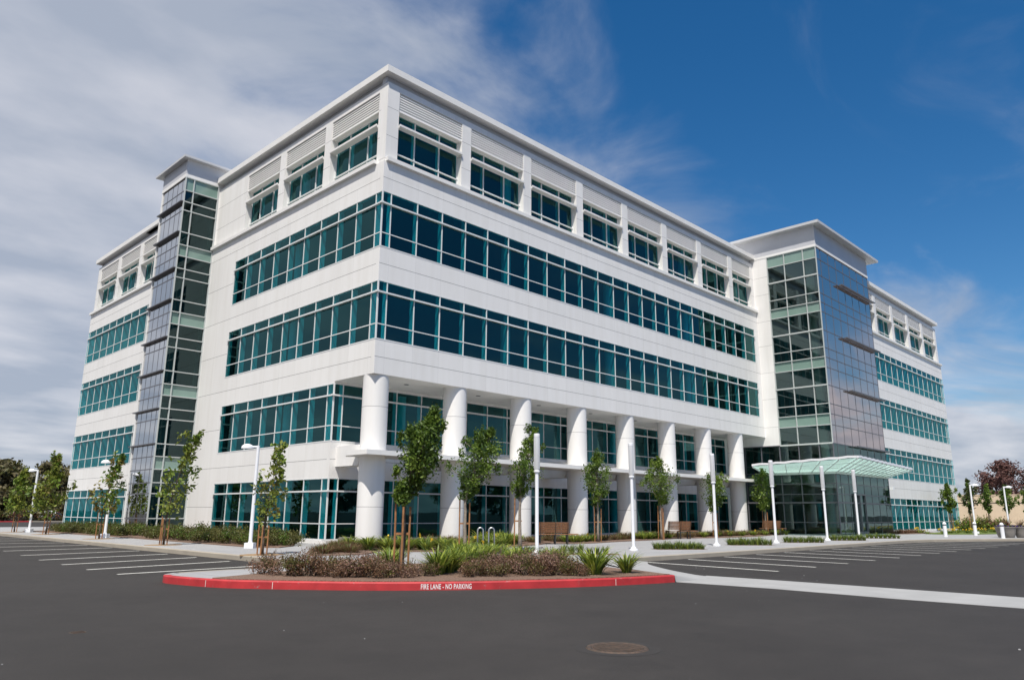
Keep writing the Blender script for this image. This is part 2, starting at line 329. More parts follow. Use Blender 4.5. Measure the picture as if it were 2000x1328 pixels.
# lettering on the kerb
cu = bpy.data.curves.new('kerb_lettering', 'FONT'); cu.body = 'FIRE LANE - NO PARKING'; cu.size = .135; cu.offset = .0025; cu.space_character = 1.1
to = bpy.data.objects.new('tmp_text', cu); COL.objects.link(to); bpy.context.view_layer.update()
tm = bpy.data.meshes.new_from_object(to.evaluated_get(bpy.context.evaluated_depsgraph_get())); bpy.data.objects.remove(to)
red_s = redc; acc = [0]
for i in range(1, len(red_s)): acc.append(acc[-1]+math.dist(red_s[i], red_s[i-1]))
def at_s(s):
    for i in range(1, len(acc)):
        if acc[i] >= s:
            t = (s-acc[i-1])/(acc[i]-acc[i-1]); a, b2 = red_s[i-1], red_s[i]; v = Vector((b2[0]-a[0], b2[1]-a[1])).normalized(); return Vector((a[0]+(b2[0]-a[0])*t, a[1]+(b2[1]-a[1])*t)), v
def s_near(x, y): return min(((math.dist(red_s[i], (x, y)), acc[i]) for i in range(len(acc))))[1]
xs = [v.co.x for v in tm.vertices]; tw = max(xs); TS0 = s_near(-8.42, -13.95)+.10; TS1 = TS0+1.02
for v in tm.vertices:
    p, dv = at_s(TS0+(v.co.x/tw)*(TS1-TS0)); nn = Vector((dv.y, -dv.x)); z = .024+v.co.y
    v.co = Vector((p.x+nn.x*.003, p.y+nn.y*.003, z))
tm.materials.clear(); tm.materials.append(letter)
lo = bpy.data.objects.new('kerb_lettering', tm); COL.objects.link(lo); tag(lo, 'white stencilled FIRE LANE - NO PARKING lettering on the red kerb', 'lettering')
# concrete valley gutter strip
gs = MB(); gs.prism([(-2.9, -16.36), (-2.72, -18.5), (-2.85, -21), (-2.7, -26), (-2.7, -80), (-.75, -80), (-.75, -22), (-.72, -17.5), (-.78, -15.9), (-1.5, -16.15)], -.05, .006, gut); gs.obj('gutter_strip', kind='structure')
# parking lines
def line(p, q, w=.115):
    b = MB(); p = Vector((*p, 0)); q = Vector((*q, 0)); d = (q-p).normalized(); n = Vector((-d.y, d.x, 0))*w/2
    b.face([p-n+Vector((0, 0, .004)), q-n+Vector((0, 0, .004)), q+n+Vector((0, 0, .004)), p+n+Vector((0, 0, .004))], linep); b.obj('parking_line', kind='structure')
for (a, b2) in [((-11.43, -6.11), (-7.38, -5.57)), ((-11.5, -4.09), (-7.19, -3.13)), ((-11.42, -1.65), (-7.11, -.56)), ((-11.32, .99), (-7.01, 2.08)), ((-11.11, 4.06), (-6.95, 4.94)), ((-10.84, 7.65), (-6.9, 8.1)), ((-10.6, 11.3), (-6.9, 11.2)), ((-10.5, 15.2), (-6.9, 14.6)), ((-10.4, 19), (-6.9, 18.3)), ((-10.2, 22.5), (-6.9, 21.8)), ((-10, 26.5), (-6.9, 25.6))]: line(a, b2)
for k in range(14):
    x = 2.0+2.49*k; line((x+.55 if k else 2.6, -11.85), (x+.1, -16.45))
tyre = mat('tyre_rubber_mark', (.0285, .0252, .023), .85, noise=.15, scale=6); seal = mat('crack_sealant', (.018, .017, .016), .6)
b = MB(); rnd = random.Random(4)
for _ in range(22):
    x, y, r_ = rnd.uniform(-17, 3), rnd.uniform(-25, -12), rnd.uniform(.006, .016); b.lathe([(r_, 0), (r_*.7, r_*.7), (0, r_*.8)], (x, y, 0), conc, 5)
b.obj('gravel', kind='stuff')
# manhole
mh = thing('manhole_cover', (-10.85, -20.55, 0), 'round rusty ribbed iron manhole cover set in the asphalt', 'manhole cover', rz=.6)
b = MB(); b.lathe([(.30, .003), (.315, .014), (.345, .014), (.355, .003), (.36, 0)], (0, 0, 0), rust, 40); b.lathe([(.36, .002), (.50, .002)], (0, 0, 0), tyre, 40); smooth(b.obj('rim', mh))
b = MB(); b.lathe([(.0, .006), (.295, .006)], (0, 0, 0), rust, 40)
for i in range(-8, 9):
    w = math.sqrt(max(.28**2-(i*.033)**2, 0)); b.box(i*.033-.009, i*.033+.009, -w, w, .006, .0125, rust)
b.obj('lid', mh)
b = MB(); b.lathe([(0, .004), (.09, .004), (.1, .002)], (0, 0, 0), rust, 24)
for i in range(-2, 3): b.box(-.07, .07, i*.03-.006, i*.03+.006, .004, .009, rust)
b.obj('valve_cover', loc=(-14.9, -15.7+.55, 0), label='small round dark valve cover in the asphalt at the lower left', cat='valve cover')

# ------------------------------------------------------------------ BUILDING
B = thing('office_building', (0, 0, ZP), 'large white five storey office block with teal ribbon windows, columns and two glass towers', 'building')
B.location = (0, 0, 0)
class Face:
    def __init__(s, k, c): s.k = k; s.c = c
    def box(s, b, u0, u1, d0, d1, z0, z1, m):
        if s.k == 'R': b.box(u0, u1, s.c-d1, s.c-d0, z0, z1, m)
        else: b.box(s.c-d1, s.c-d0, u0, u1, z0, z1, m)
    def pane(s, b, u0, u1, d, z0, z1, m):
        q = [s.P(u0, d, z0), s.P(u1, d, z0), s.P(u1, d, z1), s.P(u0, d, z1)]; b.face(q if s.k == 'R' else q[::-1], m)
    def P(s, u, d, z): return (u, s.c-d, z) if s.k == 'R' else (s.c-d, u, z)
Z4 = (13.03, 13.71, 15.10, 15.72); Z3 = (8.80, 9.50, 10.93, 11.48); Z2 = (4.58, 5.30, 6.66, 7.22); Z1 = (.30, 1.0, 2.40, 2.98)
def window(F, us, zz, name='window', first=False, last=False, fin=.30):
    """us: mullion positions of one bay, glazed from us[0] to us[-1]"""
    zb, zl, zh, zt = zz; b = MB(); w = .024
    for i, u in enumerate(us[:-1]):
        F.box(b, u-w, u+w, -.035, .002, zb, zt, frame)
        if i or not first: F.box(b, u-.022, u+.022, -fin, -.04, zb, zt, icol)
    u = us[-1]
    if last: F.box(b, u-w, u+w, -.035, .002, zb, zt, frame)
    F.box(b, us[0], us[-1], -.035, .010, zb, zb+.05, frame); F.box(b, us[0], us[-1], -.035, .010, zt-.045, zt, frame)
    F.box(b, us[0], us[-1], -.035, .007, zl-.022, zl+.022, frame); F.box(b, us[0], us[-1], -.035, .09, zh-.03, zh+.04, frame)
    o = b.obj(name, B)
    p = MB(); F.pane(p, us[0], us[-1], -.03, zb, zt, teal); p.obj('pane', o)
    return o
def spandrel(F, u0, u1, z0, z1, zj, seams, name='spandrel', d1=0.0, d0=-.25):
    b = MB(); F.box(b, u0, u1, d0, d1, z0, z1, white)
    for z in zj: F.box(b, u0, u1, d1-.01, d1+.002, z-.009, z+.009, joint)
    for u in seams:
        if u0+.1 < u < u1-.1: F.box(b, u-.004, u+.004, d1-.01, d1+.0012, z0+.01, z1-.01, seam)
    return b.obj(name, B)
def bays(us, per=3): 
    out = []; i = 0
    while i < len(us)-1: out.append(us[i:i+per+1]); i += per
    return out
def attic(F, u0, u1, piers, ends):
    """top storey. piers: [(a,b)]; the openings are between them"""
    for a, b_ in piers:
        if b_-a < .01: continue
        b = MB(); F.box(b, a, b_, -.6, -.1, 17.4, 20.98, white)
        for z in (18.56, 20.0): F.box(b, a, b_, -.11, -.0985, z-.008, z+.008, joint)
        b.obj('pier', B)
    b = MB(); F.box(b, u0, u1, -.6, -.1, 20.98, 21.28, white); b.obj('beam', B)
    b = MB(); F.box(b, u0+(.2 if ends[0] else 0), u1-(.2 if ends[1] else 0), -.6, -.3, 21.28, 21.66, frieze); b.obj('frieze', B)
    b = MB(); F.box(b, u0-(.15 if ends[0] else 0), u1+(.15 if ends[1] else 0), -.6, .15, 17.19, 17.38, trim); b.obj('ledge', B)
    for (a, b_), (c, d) in zip(piers[:-1], piers[1:]):
        l, r = b_, c; m = MB()
        F.box(m, l, r, -.6, -.42, 20.02, 20.98, trim)                                     # louvre backing and head
        F.box(m, l, r, -.42, -.13, 20.0, 20.05, trim)
        n = 7
        for k in range(n):
            z = 20.055+k*.131; p = [F.P(l, -.13, z), F.P(r, -.13, z), F.P(r, -.175, z+.122), F.P(l, -.175, z+.122)]; q = [F.P(l, -.15, z), F.P(r, -.15, z), F.P(r, -.195, z+.122), F.P(l, -.195, z+.122)]
            i = len(m.v); m.v += p+q; k2 = m.mi(trim)
            for f in ((0, 1, 2, 3), (7, 6, 5, 4), (0, 4, 5, 1), (3, 2, 6, 7), (0, 3, 7, 4), (1, 5, 6, 2)): m.f.append(tuple(i+t for t in f)); m.m.append(k2)
        lv = m.obj('louvre', B)
        w = MB(); L3 = (r-l)/3; us = [l+.03, l+(r-l)*.305, l+(r-l)*.69, r-.03]
        if r-l < 3: us = [l+.03, (l+r)/2, r-.03]
        for i, u in enumerate(us):
            F.box(w, u-.024, u+.024, -.46, -.40, 17.38, 20.0, frame); 
            if 0 < i < len(us)-1: F.box(w, u-.022, u+.022, -.65, -.475, 17.4, 19.99, icol)
        F.box(w, l, r, -.46, -.376, 17.38, 17.44, frame); F.box(w, l, r, -.46, -.374, 17.98-.024, 17.98+.024, frame); F.box(w, l, r, -.46, -.378, 19.975, 20.0, frame)
        o = w.obj('punched_window', B)
        p = MB(); F.pane(p, l, r, -.465, 17.38, 20.0, teal); p.obj('pane', o)
        s2 = MB(); F.box(s2, l+.01, r-.01, -.374, -.04, 19.24, 19.29, trim); F.box(s2, l+.01, r-.01, -.045, .0, 19.22, 19.32, trim)
        for u in (l+.03, r-.03): F.box(s2, u-.018, u+.018, -.374, -.05, 19.16, 19.24, trim)
        s2.obj('sunshade', o)
mR = 1.5283; mL = 1.545; pR = 4.585; pL = 4.635
FR = Face('R', 0); FL = Face('L', 0); FRC = Face('R', 3.03); FW = Face('R', -4.33)
usR = [.03, .5]+[.5+mR*k for k in range(1, 23)]+[35.74]
usL = [.03, .5]+[.48+mL*k for k in range(1, 10)]
usL[-1] = 14.39
def grp(us):  # the small corner pane joins the first bay
    return [us[:5]]+bays(us[4:])
for zz in (Z4, Z3):
    for F_, g_ in ((FR, grp(usR)), (FL, grp(usL))):
        for i, u in enumerate(g_): window(F_, u, zz, 'window', i == 0, u is g_[-1])
us2 = [3.06, 3.57]+[.48+mL*k for k in range(3, 10)]; us2[-1] = 14.39
usC = [.03, .5]+[.5+mR*k for k in range(1, 23)]+[35.65]
for zz in (Z2, Z1):
    for F_, g_ in ((FL, [us2[:4]]+bays(us2[3:])), (FRC, grp(usC))):
        for i, u in enumerate(g_): window(F_, u, zz, 'window', i == 0, u is g_[-1])
usW = [47.6+mR*k for k in range(0, 15)]+[69.5, 69.97]
usLW = [21.6+mL*k for k in range(0, 13)]+[40.46]
for zz in (Z4, Z3, Z2, Z1):
    for F_, g_ in ((FW, bays(usW, 3)), (FL, bays(usLW, 3))):
        for i, u in enumerate(g_): window(F_, u, zz, 'window', False, u is g_[-1], .7)
# walls
seamR = [.5+mR*k for k in range(24)]; seamL = [.5+mL*k for k in range(12)]
for z0, z1, j in ((7.30, 8.80, 8.04), (11.48, 13.03, 12.26), (15.72, 17.19, 16.37)):
    spandrel(FR, 0, 36.4, z0, z1, (j,), seamR); spandrel(FL, .25, 14.39, z0, z1, (j,), seamL)
    spandrel(FW, 47.4, 70, z0 if z0 > 8 else 7.22, z1, (j,), [47.6+mR*k for k in range(16)]); spandrel(FL, 21.4, 40.5, z0 if z0 > 8 else 7.22, z1, (j,), [])
spandrel(FL, 3.03, 14.39, 7.22, 7.30, (), []); spandrel(FRC, .25, 36.4, 7.22, 7.30, (), [])
spandrel(FRC, .0, 36.4, 2.98, 4.58, (3.8,), seamR); spandrel(FL, 3.28, 14.39, 2.98, 4.58, (3.8,), seamL)
spandrel(FW, 47.4, 70, 2.98, 4.58, (3.8,), []); spandrel(FL, 21.4, 40.5, 2.98, 4.58, (3.8,), [])
for F, a, b_ in ((FRC, 0, 36.4), (FL, 3.28, 14.39), (FW, 47.4, 70), (FL, 21.4, 40.5)): spandrel(F, a, b_, 0, .30, (), [], 'sill', d1=.03)
spandrel(FL, 14.39, 17.75, 0, 17.19, (1.72, 3.8, 5.9, 8.04, 10.2, 12.26, 14.4, 16.37), [16.05], 'wall')
b = MB(); F = Face('L', 0); F.box(b, 13.9, 17.75, -.6, -.1, 17.38, 20.98, white)
for z in (18.56, 20.0): F.box(b, 13.9, 17.75, -.11, -.0985, z-.008, z+.008, joint)
b.obj('wall', B)
for z0, z1 in ((8.80, 11.48), (13.03, 15.72)): spandrel(FR, 35.77, 36.4, z0, z1, (), [], 'wall')
spandrel(FRC, 35.68, 36.4, .3, 2.98, (), [], 'wall'); spandrel(FRC, 35.68, 36.4, 4.58, 7.22, (), [], 'wall')
# attic storeys
prR = [(.1, .78)]+[(.5+pR*k-.3, .5+pR*k+.33) for k in range(1, 8)]+[(36.0-.1, 36.4)]
attic(FR, .1, 36.4, prR, (0, 0))
prL = [(.1, .78)]+[(.5+pL*k-.3, .5+pL*k+.33) for k in range(1, 3)]+[(13.9, 13.9)]
attic(FL, .6, 17.75, [(.6, .78)]+prL[1:], (0, 0))
attic(FW, 47.4, 69.9, [(47.4, 47.9)]+[(69.5-pR*k-.33, 69.5-pR*k+.3) for k in range(4, 0, -1)]+[(69.22, 69.9)], (0, 1))
attic(FL, 21.4, 40.4, [(21.4, 21.9)]+[(40.0-pL*k-.33, 40.0-pL*k+.3) for k in range(3, 0, -1)]+[(39.72, 40.4)], (0, 1))
# corner posts of the glazing
for (x, y, z0, z1) in ((0, 0, 13.03, 15.72), (0, 0, 8.8, 11.48), (0, 3.03, 4.58, 7.22), (0, 3.03, .3, 2.98)):
    b = MB(); b.box(x-.012, x+.045, y-.012, y+.05, z0, z1, frame)
    for zz in (Z4, Z3, Z2, Z1):
        if abs(zz[0]-z0) < .01: b.box(x-.11, x+.03, y-.11, y+.03, zz[2]-.034, zz[2]+.044, frame)
    b.obj('corner_post', B)
# soffit and downlights
b = MB(); b.box(.25, 36.4, .25, 3.03, 7.302, 7.36, trim)
for k in range(24): b.box(.5+mR*k-.005, .5+mR*k+.005, .25, 3.0, 7.299, 7.303, seam)
sf = b.obj('soffit', B)
for k in range(8):
    b = MB(); b.lathe([(0, 7.288), (.11, 7.288), (.13, 7.302)], (2.8+pR*k, 1.35, 0), gframe, 16); b.obj('downlight', B)
# columns
for k in range(8):
    c = (.56+pR*k, .59, 0); b = MB(); b.lathe([(.56, 0), (.56, 7.303)], c, white, 48)
    for z in (1.72, 5.91): b.lathe([(.561, z-.008), (.562, z), (.561, z+.008)], c, joint, 48)
    smooth(b.obj('column', B))
# slab that ties the columns, and its arms
b = MB(); b.prism([(-.5, -.5), (33.5, -.5), (33.5, 1.3), (.5, 1.3), (-.15, 1.55), (-.5, 1.0)], 3.82, 4.02, trim); b.obj('canopy_ledge', B)
for k in range(8):
    x0 = .5+pR*k-.21; b = MB(); i = len(b.v); pr = [(3.03, 4.36), (3.03, 3.47), (1.3, 3.47), (1.05, 3.85), (1.05, 4.2), (1.3, 4.36)]
    b.v += [(x0, y, z) for y, z in pr]+[(x0+.76, y, z) for y, z in pr]; n = 6; kk = b.mi(white)
    b.f.append(tuple(i+t for t in range(n))); b.f.append(tuple(i+n+t for t in reversed(range(n)))); b.m += [kk, kk]
    for t in range(n): b.f.append((i+t, i+n+t, i+n+(t+1) % n, i+(t+1) % n)); b.m.append(kk)
    b.obj('bracket', B)
# roof
b = MB(); b.box(-.15, 36.6, -.15, 17.9, 21.66, 21.98, trim); b.box(.0, 47, 17.9, 30, 21.66, 21.97, trim); b.box(-.15, 30, 21.2, 40.65, 21.66, 21.985, trim); b.box(36.6, 47.2, 0, 17.9, 21.66, 21.975, trim); b.box(47.2, 70.15, -4.48, 30, 21.66, 21.98, trim); rf = b.obj('roof', B)
# interior: storeys, core, columns
b = MB()
for z0, z1 in ((3.1, 4.5), (7.37, 8.72), (11.55, 12.95), (15.8, 17.15), (19.95, 21.6)):
    ym = 3.4 if z0 < 7 else .34
    if z0 > 18: ym = .62
    xm = .62 if z0 > 18 else .34
    b.box(xm, 69.3, ym, 39.8, z0, z1, ceil_m); b.box(47.8, 69.6, -3.9, ym, z0, z1, ceil_m)
b.obj('floor_slab', B)
b = MB(); b.box(7.5, 62, 10, 32, 0, 21.6, inter); b.obj('core', B)
b = MB(); b.box(.3, 69.5, 3.4, 39.9, .16, .3, inter); b.box(69.4, 69.98, -4.0, 40.2, .0, 21.6, white); b.box(.3, 69.4, 39.9, 40.49, 0, 21.6, white); b.box(47.4, 47.75, -4.0, 3.0, 0, 21.6, white); b.obj('rear_wall', B)
for x, y in [(9.3+9.17*k, 1.35) for k in range(3)]+[(1.35, 9.4)]+[(51+9*k, -3.0) for k in range(3)]+[(1.35, 25+9*k) for k in range(2)]:
    b = MB(); b.lathe([(.26, 7.3 if 0 <= y < 3 else .3), (.26, 20)], (x, y, 0), icol, 20); smooth(b.obj('interior_column', B))
for x in (5, 14, 23, 32): 
    b = MB(); b.lathe([(.26, .3), (.26, 7.3)], (x, 4.6, 0), icol, 20); smooth(b.obj('interior_column', B))

# ------------------------------------------------------------------ towers
def curtain(F, us, zs, zthick, spz, gl, fr, spm, host, thin=.03, proud=.03, over=False):
    b = MB()
    for u in us: F.box(b, u-thin, u+thin, -.065, proud, zs[0], zs[-1], fr)
    for z in zs:
        t = .055 if z in zthick else .028; F.box(b, us[0], us[-1], -.065, proud+(.03 if z in zthick else .006), z-t, z+t, fr)
    b.obj('glazing_frame', host)
    p = MB()
    for z0, z1 in zip(zs[:-1], zs[1:]):
        if (z0, z1) in spz:
            s2 = MB(); F.box(s2, us[0], us[-1], -.12 if over else -.08, -.09 if over else -.05, z0, z1, spm); s2.obj('spandrel_glass', host)
        if over or (z0, z1) not in spz: F.pane(p, us[0], us[-1], -.06, z0, z1, gl)
    p.obj('curtain_glass', host)
ET = MB(); ET.box(36.4, 47.4, -5.1, 0, 21.62, 23.24, frieze); ET.box(36.4, 40, 0.0, 6, 21.98, 23.24, frieze)
ET.box(36.38, 47.42, -5.12, -.0, 21.56, 21.74, trim)
for k in range(4): ET.box(36.395, 36.402, -3.9+1.53*k-.006, -3.9+1.53*k+.006, 21.75, 23.15, seam)
et = ET.obj('entrance_tower', B)
b = MB(); b.prism([(35.85, -5.65), (48.9, -5.65), (48.9, 0), (48.9, 8), (35.85, 8)], 23.24, 23.45, roofedge); b.obj('tower_roof', et)
b = MB(); b.box(36.4, 36.65, -1.15, -.0, 6.6, 21.56, white)
for z in (8.04, 10.2, 12.26, 14.4, 16.37, 18.56, 20.0): b.box(36.398, 36.41, -1.15, -.0, z-.008, z+.008, joint)
b.box(36.4, 36.65, 0.0, 3.03, 6.6, 7.3, white); b.box(36.402, 36.65, 0.0, .7, 17.38, 21.66, white); b.obj('tower_wall', et)
ZT = [6.6, 7.93, 8.73, 9.48, 10.85, 12.18, 12.95, 13.68, 15.03, 16.45, 17.2, 17.93, 19.35, 20.66, 21.56]; TH = (6.6, 10.85, 15.03, 19.35)
SP = ((7.93, 8.73), (12.18, 12.95), (16.45, 17.2), (20.66, 21.56)); ZL = [.15, 1.0, 2.40, 3.0, 3.74, 4.57, 6.6]
FTs = Face('L', 36.4); FTf = Face('R', -5.1)
curtain(FTs, [-5.07, -4.06, -2.55, -1.15], ZT, TH, SP, tglass, lframe, green_sp, et)
curtain(FTs, [-5.07, -4.06, -2.55, -1.07, .4, 1.75, 3.0], ZL, (2.40,), (), tglass, gframe, green_sp, et)
ufr = [36.43, 37.3, 38.8, 40.3, 41.8, 43.3, 44.8, 46.3, 47.37]
curtain(FTf, ufr, ZT, (), SP, pglass, gframe, blue_sp, et, .016, -.045, True); curtain(FTf, ufr, ZL, (2.40,), (), tglass, gframe, green_sp, et, .018, -.04)
b = MB(); b.box(47.1, 47.4, -5.02, -4.33, .15, 21.6, frieze); b.obj('side_wall', et)
for z in (6.6, 10.85, 15.03, 19.35):
    b = MB(); b.box(40.4, 47.75, -5.36, -5.13, z-.03, z+.03, gframe); b.box(40.4, 47.75, -5.40, -5.34, z-.045, z+.045, gframe)
    b.obj('sun_fin', et)
tceil = mat('tower_ceiling', (.42, .43, .40), .9)
b = MB()   # interior of the tower
for z0, z1 in ((3.8, 4.5), (8.0, 8.65), (12.25, 12.9), (16.5, 17.15), (20.7, 21.5)): b.box(36.75, 47.05, -4.75, .2, z0, z1, tceil)
b.box(36.7, 47.1, .25, .4, 6.7, 21.5, inter); b.box(38.2, 47.1, 3.2, 3.3, .15, 7, inter)
for x in (37.9, 44): b.lathe([(.3, .15), (.3, 21.4)], (x, -3.9, 0), icol, 20)
b.obj('tower_floor', et)
# entrance door
b = MB()
for x in (39.4, 40.5, 41.6): FTf.box(b, x-.045, x+.045, -.12, .055, .15, 3.05, gframe)
FTf.box(b, 39.4, 41.6, -.12, .056, 2.98, 3.08, gframe); FTf.box(b, 39.4, 41.6, -.12, .057, .15, .35, gframe)
dr = b.obj('entrance_door', et)
b = MB(); b.box(47.25, 47.55, -5.4, -5.12, 3.55, 3.8, wpaint); b.obj('wall_lamp', et)
# glass canopy over the entrance
ci = Vector((36.36, -5.14, 4.57)); co = Vector((31.6, -8.4, 5.12)); li = Vector((36.36, .3, 4.6)); lo_ = Vector((31.75, -1.1, 4.86)); ri = Vector((47.2, -5.14, 4.6)); ro = Vector((43.2, -8.1, 4.86))
cn = MB()
cn.face([ci, li, lo_, co], cglass); cn.face([ri, ci, co, ro], cglass); up3 = Vector((0, 0, .02))
for f in ([ci+up3, co+up3, lo_+up3, li+up3], [ri+up3, ro+up3, co+up3, ci+up3]): cn.face(f, cglass)
can = cn.obj('glass_canopy', B)
b = MB()
def lerp(a, c, t): return a+(c-a)*t
dn = Vector((0, 0, -.06))
for k in range(7):
    t = k/6; b.bar(lerp(ci, li, t)+dn, lerp(co, lo_, t)+dn, .035, frame, .07)
for k in range(1, 13):
    t = k/12; b.bar(lerp(ci, ri, t)+dn, lerp(co, ro, t)+dn, .035, frame, .07)
for t in (.33, .66): b.bar(lerp(ci, co, t)+dn*.5, lerp(li, lo_, t)+dn*.5, .03, lframe); b.bar(lerp(ci, co, t)+dn*.5, lerp(ri, ro, t)+dn*.5, .03, lframe)
b.obj('canopy_rib', can)
b = MB()
for a_, c_, n in ((co, lo_, 6), (co, ro, 14)):
    for k in range(n):
        p0 = lerp(a_, c_, k/n); p1 = lerp(a_, c_, (k+1)/n); mid = (p0+p1)/2+Vector((0, 0, .10)); b.bar(p0+Vector((0, 0, .06)), mid, .16, wpaint, .14); b.bar(mid, p1+Vector((0, 0, .06)), .16, wpaint, .14)
b.obj('canopy_edge', can)
b = MB(); b.bar(ci+dn, li+dn, .14, lframe, .22); b.bar(ci+dn, ri+dn, .14, lframe, .22); b.obj('canopy_beam', can)

# stair tower on the left
ST = MB(); X0, Y0, X1, Y1 = -2.1, 17.75, 0, 21.42
ST.box(X0, X1, Y0, Y1, 21.5, 22.6, frieze); ST.box(X0-.02, X1, Y0-.02, Y1, 21.44, 21.66, trim); ST.box(X1, 6, Y0, Y1, 21.99, 22.6, frieze)
st = ST.obj('stair_tower', B)
b = MB(); b.prism([(X0-.32, Y0-.35), (6, Y0-.35), (6, Y1+.6), (X0-.32, Y1+.6)], 22.6, 22.74, roofedge); b.obj('tower_roof', st)
ZS = [.2, 1.09, 2.44, 3.04, 3.78, 4.49, 5.2, 6.61, 7.21, 7.96, 8.63, 9.4, 10.8, 11.4, 12.2, 12.93, 13.67, 15.05, 15.62, 16.4, 17.1, 17.9, 19.3, 19.86, 20.6, 21.44]
SPS = ((3.78, 4.49), (7.96, 8.63), (12.2, 12.93), (16.4, 17.1), (20.6, 21.44))
FSs = Face('R', Y0); FSf = Face('L', X0)
curtain(FSs, [X0+.03, -1.56, -.03], ZS, (), SPS, tglass2, lframe, green_sp, st)
curtain(FSf, [Y0+.03, 18.3, 19.0, 19.75, 20.55, Y1-.03], ZS, (), SPS, pglass2, gframe, blue_sp, st, .014, -.05, True)
for z in (19.86, 17.9, 15.62, 13.67, 11.4, 9.4, 7.21, 5.2):
    b = MB(); b.box(X0-.15, X0+.05, Y0, Y1+.1, z-.03, z+.03, gframe); b.obj('sun_fin', st)
b = MB(); b.box(X0, .3, Y1-.12, Y1, .15, 21.5, white); b.box(-.028, .7, Y0+.002, Y0+.12, 17.2, 21.66, white)
for z0, z1 in SPS: b.box(X0+.3, -.02, Y0+.3, Y1-.2, z0+.05, z1-.05, ceil_m)
b.box(-.25, -.02, Y0+.3, Y1-.2, .2, 21.4, inter)
for k in range(10): b.bar((X0+.5, Y0+.6, .3+k*2.14), (X0+.5, Y1-.5, .3+k*2.14+2.14 if k % 2 else .3+k*2.14+.0), .08, ceil_m)
b.obj('tower_interior', st)

# ------------------------------------------------------------------ foliage
def leaf(b, p, size, m, rnd, asp=.55, up_=None):
    n = Vector((rnd.gauss(0, 1), rnd.gauss(0, 1), rnd.gauss(.5, 1))).normalized(); a = n.orthogonal().normalized(); a = (Matrix.Rotation(rnd.uniform(0, 6.28), 3, n) @ a)*size; c = n.cross(a)*asp
    p = Vector(p); k = b.mi(m); i = len(b.v); bend = n*size*.18
    b.v += [tuple(p-a), tuple(p+c-bend*.2), tuple(p+a-bend), tuple(p-c-bend*.2)]; b.f.append((i, i+1, i+2, i+3)); b.m.append(k)
def crown_mesh(clumps, nper, size, mats, seed, asp=.55):
    rnd = random.Random(seed); b = MB()
    for (c, r_) in clumps:
        m = mats[rnd.randrange(len(mats))] if rnd.random() < .8 else mats[0]; rr = r_ if isinstance(r_, tuple) else (r_,)*3
        for _ in range(int(nper*rnd.uniform(.7, 1.3))):
            q = Vector((rnd.gauss(0, .52), rnd.gauss(0, .52), rnd.gauss(0, .6)))
            if q.length > 1.6: q *= .5
            leaf(b, (c[0]+q.x*rr[0], c[1]+q.y*rr[1], c[2]+q.z*rr[2]), size*rnd.uniform(.6, 1.25), m, rnd, asp)
    return b
